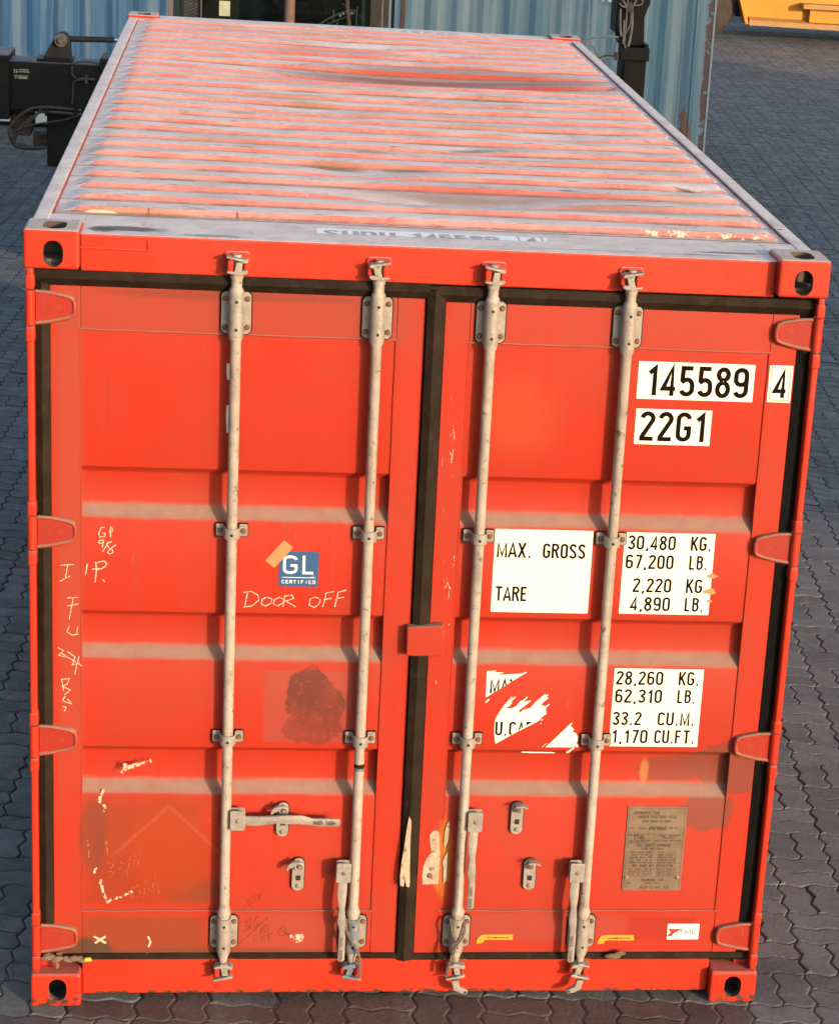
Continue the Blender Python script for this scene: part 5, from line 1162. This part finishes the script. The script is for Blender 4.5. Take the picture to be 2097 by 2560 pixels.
# grille with diagonal bars
mb = MB(); mb.box(cx(464), cx(500), CY+.03, CY+.05, zc0, zc1); mb.build('grille_backing', 'dark', CH)
mb = MB(); u0, u1 = cx(464), cx(500)
for i in range(46):
    z = 1.9+i*.022; mb.tube([(u0, CY+.02, z), (u1, CY+.02, z+.05)], .0028, 4); mb.tube([(u0, CY+.025, z+.05), (u1, CY+.025, z)], .0028, 4)
mb.build('grille_mesh', 'hose', CH)
MB().box(cx(505), cx(925), CY+.02, CY+.028, zc0, zc1).build('front_window', 'glass', CH)
MB().box(cx(433), cx(452), CY+.02, CY+.028, zc0, zc1).build('side_window', 'glass', CH)
MB().box(cx(505), cx(925), CY+1.3, CY+1.308, 1.7, zc1).build('rear_window', 'glass', CH)
MB().box(cx(430), cx(975), CY, CY+1.35, zc1, zc1+.08).box(cx(430), cx(975), CY+.0, CY+1.35, zc0-.06, zc0).box(cx(455), cx(480), CY+1.25, CY+1.35, zc0, zc1).box(cx(935), cx(960), CY+1.25, CY+1.35, zc0, zc1).box(cx(430), cx(975), CY+1.29, CY+1.33, zc0, 1.7).build('cab_shell', 'frame', CH)
mb = MB(); a = at(640, 30, Y=CY+.6); b2 = at(470, 30, Y=CY+.6)
mb.box(b2.x+.05, a.x-.28, CY+.9, CY+1.0, 1.4, 2.9); mb.build('inner_panel', 'frame', CH)
mb = MB().prism([(at(*p, Y=CY+.2).x, at(*p, Y=CY+.2).z) for p in ((652,90),(654,38),(664,31),(765,33),(778,46),(785,60),(786,90))], CY+.2, CY+.5); mb.build('dashboard', 'black', CH, bevel=.02)
mb = MB(); c = at(727, -8, Y=CY+.42); n = 24
mb.tube([(c.x+.155*math.cos(2*math.pi*i/n), CY+.42+.06*math.sin(2*math.pi*i/n), c.z+.115*math.sin(2*math.pi*i/n)) for i in range(n+1)], .012, 8); mb.tube([(c.x-.15, CY+.42, c.z-.02), (c.x+.15, CY+.42, c.z-.02)], .010, 6); mb.tube([(c.x, CY+.42, c.z-.02), (c.x, CY+.38, c.z-.25)], .02, 8)
mb.build('steering_wheel', 'black', CH, smooth=True)
a, b2 = at(548, 39, Y=CY+.018), at(576, 3, Y=CY+.018); MB().box(a.x, b2.x, CY+.014, CY+.018, a.z, b2.z).build('window_notice', 'paper', CH)
MB().box(at(535,0,Y=CY+.7).x, at(572,0,Y=CY+.7).x, CY+.7, CY+.75, 1.5, 2.9).build('rear_pillar', 'brownpipe', CH)
a = at(723, 0, Y=9.6); MB().cyl((a.x, 9.6, 1.5), (a.x+.01, 9.6, 2.9), .036, 18).build('exhaust_pipe', 'brownpipe', CH, smooth=True)
MB().cyl((at(797,20,Y=CY+.5).x, CY+.5, 1.6), (at(797,20,Y=CY+.5).x, CY+.5, 2.7), .05, 12).build('lever_console', 'hose', CH, smooth=True)
for (p, r_) in (([(790,66),(830,42),(866,28),(880,26),(890,28)],.006), ([(800,68),(850,48),(888,32)],.005), ([(868,-20),(869,20),(874,72)],.014), ([(893,16),(890,68)],.005), ([(834,24),(833,50)],.005), ([(845,56),(838,70)],.006), ([(855,8),(866,16)],.003), ([(896,36),(914,54)],.002)):
    hose(p, CY-.08, r_, 'brownpipe' if r_ > .01 else 'cable', 'wiper_arm')
mb = MB()
for u, v in ((868,28),(858,34),(850,39),(879,33)): c = at(u, v, Y=CY-.09); mb.ball((c.x, CY-.09, c.z), .010)
mb.build('wiper_knuckle', 'cable', CH, smooth=True)
# body and wheels, hidden behind the red container but standing on the ground
MB().box(.25, 2.05, 10.2, 14.0, .75, 1.30).build('chassis', 'black', CH, bevel=.02)
for (wx, wy) in ((.15, 10.9), (2.15, 10.9), (.3, 13.4), (2.0, 13.4)):
    wo = MB().cyl((wx-.2, wy, .62), (wx+.2, wy, .62), .62, 28).build('wheel', 'tyre', CH, bevel=.04); MB().cyl((wx-.205, wy, .62), (wx+.205, wy, .62), .30, 20).build('rim', 'black', wo, smooth=True)

# ================================================================== YELLOW MACHINE TOP RIGHT
YM = thing('yellow_machine', 'yellow heavy yard machine with tread plate step and dusty tyre at the top right', 'machine', (9.5, 31.5, 0))
YY = 31.0
def p31(u, v, Y=YY): p = at(u, v, Y=Y); return (p.x, p.z)
mb = MB().prism([(p31(1866,46)), (11.9, .32), (11.9, 1.3), (p31(1846,-4)[0]-.16, 1.3)], YY+.05, YY+.20); mb.build('side_panel', 'yellow', YM, bevel=.006)
mb = MB().prism([p31(1844,-6), p31(1849,-6), p31(1868,58), p31(1862,60), p31(1858,54)], YY-.10, YY+.2); mb.build('panel_edge', 'yellow', YM, bevel=.006)
a = p31(1868,61); e = p31(2097,80)
mb = MB().add([(a[0],YY-.12,a[1]),(12.0,YY-.12,.245),(12.0,YY-.12,.325),(a[0],YY-.12,a[1]+.085),(a[0],YY+.05,a[1]),(12.0,YY+.05,.245),(12.0,YY+.05,.365),(a[0],YY+.05,a[1]+.125)], [(0,1,2,3),(3,2,6,7),(0,3,7,4),(1,5,6,2),(0,4,5,1),(4,7,6,5)]); mb.build('tread_step', 'yellowtread', YM)
a, b2 = p31(2001,18), p31(2020,55); mb = MB().box(p31(2001,10)[0], 12, YY-.22, YY+.04, p31(2001,19)[1], p31(2001,7)[1]); mb.build('upper_step', 'yellowtread', YM, bevel=.004)
MB().box(p31(2020,40)[0], 12, YY-.08, YY+.045, p31(2020,55)[1], p31(2020,20)[1]).build('step_riser', 'yellow', YM, bevel=.004)
MB().box(8.75, 12.2, YY+.20, YY+2.2, .30, 1.8).build('body', 'yellow', YM, bevel=.02)
MB().box(8.2, 8.9, YY+.7, YY+1.9, .45, 1.2).build('underbody', 'dark', YM)
c = at(1745, 5, Y=31.2); wy = 31.25
wo = MB().tube([(c.x, wy-.22, .61), (c.x, wy-.16, .61), (c.x, wy+.16, .61), (c.x, wy+.22, .61)], .6, 40, rs=[.50,.61,.61,.50]).build('wheel', 'tyre', YM, smooth=True)
mb = MB()
for i in range(36):
    an = 2*math.pi*i/36; s_, c_2 = math.sin(an), math.cos(an); mb.add([(c.x+r_*math.cos(an+da), wy+yy, .61+r_*math.sin(an+da)) for yy in (-.19, .19) for r_, da in ((.60,-.05),(.60,.05),(.625,.035),(.625,-.035))], [(0,1,2,3),(7,6,5,4),(3,2,6,7),(1,5,6,2),(0,3,7,4)])
mb.build('tread_blocks', 'tyre', wo)
MB().cyl((c.x, wy-.19, .61), (c.x, wy-.16, .61), .34, 24).build('rim', 'tyre', wo, smooth=True)
wo2 = MB().cyl((11.6, wy-.2, .61), (11.6, wy+.2, .61), .61, 30).build('wheel', 'tyre', YM, bevel=.04)
MB().box(8.45, 8.80, YY+.62, YY+.66, .33, .75).build('mud_flap', 'navy', YM)

# ================================================================== the stack of containers that throws the long shadow over the yard
def block(x0, y0, L, z, label):
    o = thing('stacked_container', label, 'container', (x0+L/2, y0+1.2, z), 'grey containers stacked off to the right')
    mb = MB(); mb.box(x0, x0+L, y0, y0+2.43, z+.01, z+2.58); mb.build('shell', 'greywall', o, bevel=.02)
    mb = MB(); corr(mb, y0-.04, x0+.15, x0+L-.15, z+.15, z+2.45, -1, 'x'); mb.build('side_wall', 'greywall', o)
for k, z in enumerate((0, 2.6, 5.2)):
    block(11.6, -5, 12.19, z, 'grey weathered container, %s one of the nearer stack right of the yard' % ('bottom', 'middle', 'top')[k])
    block(24.0, -5, 6.06, z, 'short grey container, %s one of the farther stack right of the yard' % ('bottom', 'middle', 'top')[k])
print('objects', len(bpy.data.objects), 'near pavers', len(near), 'cells', len(cells))
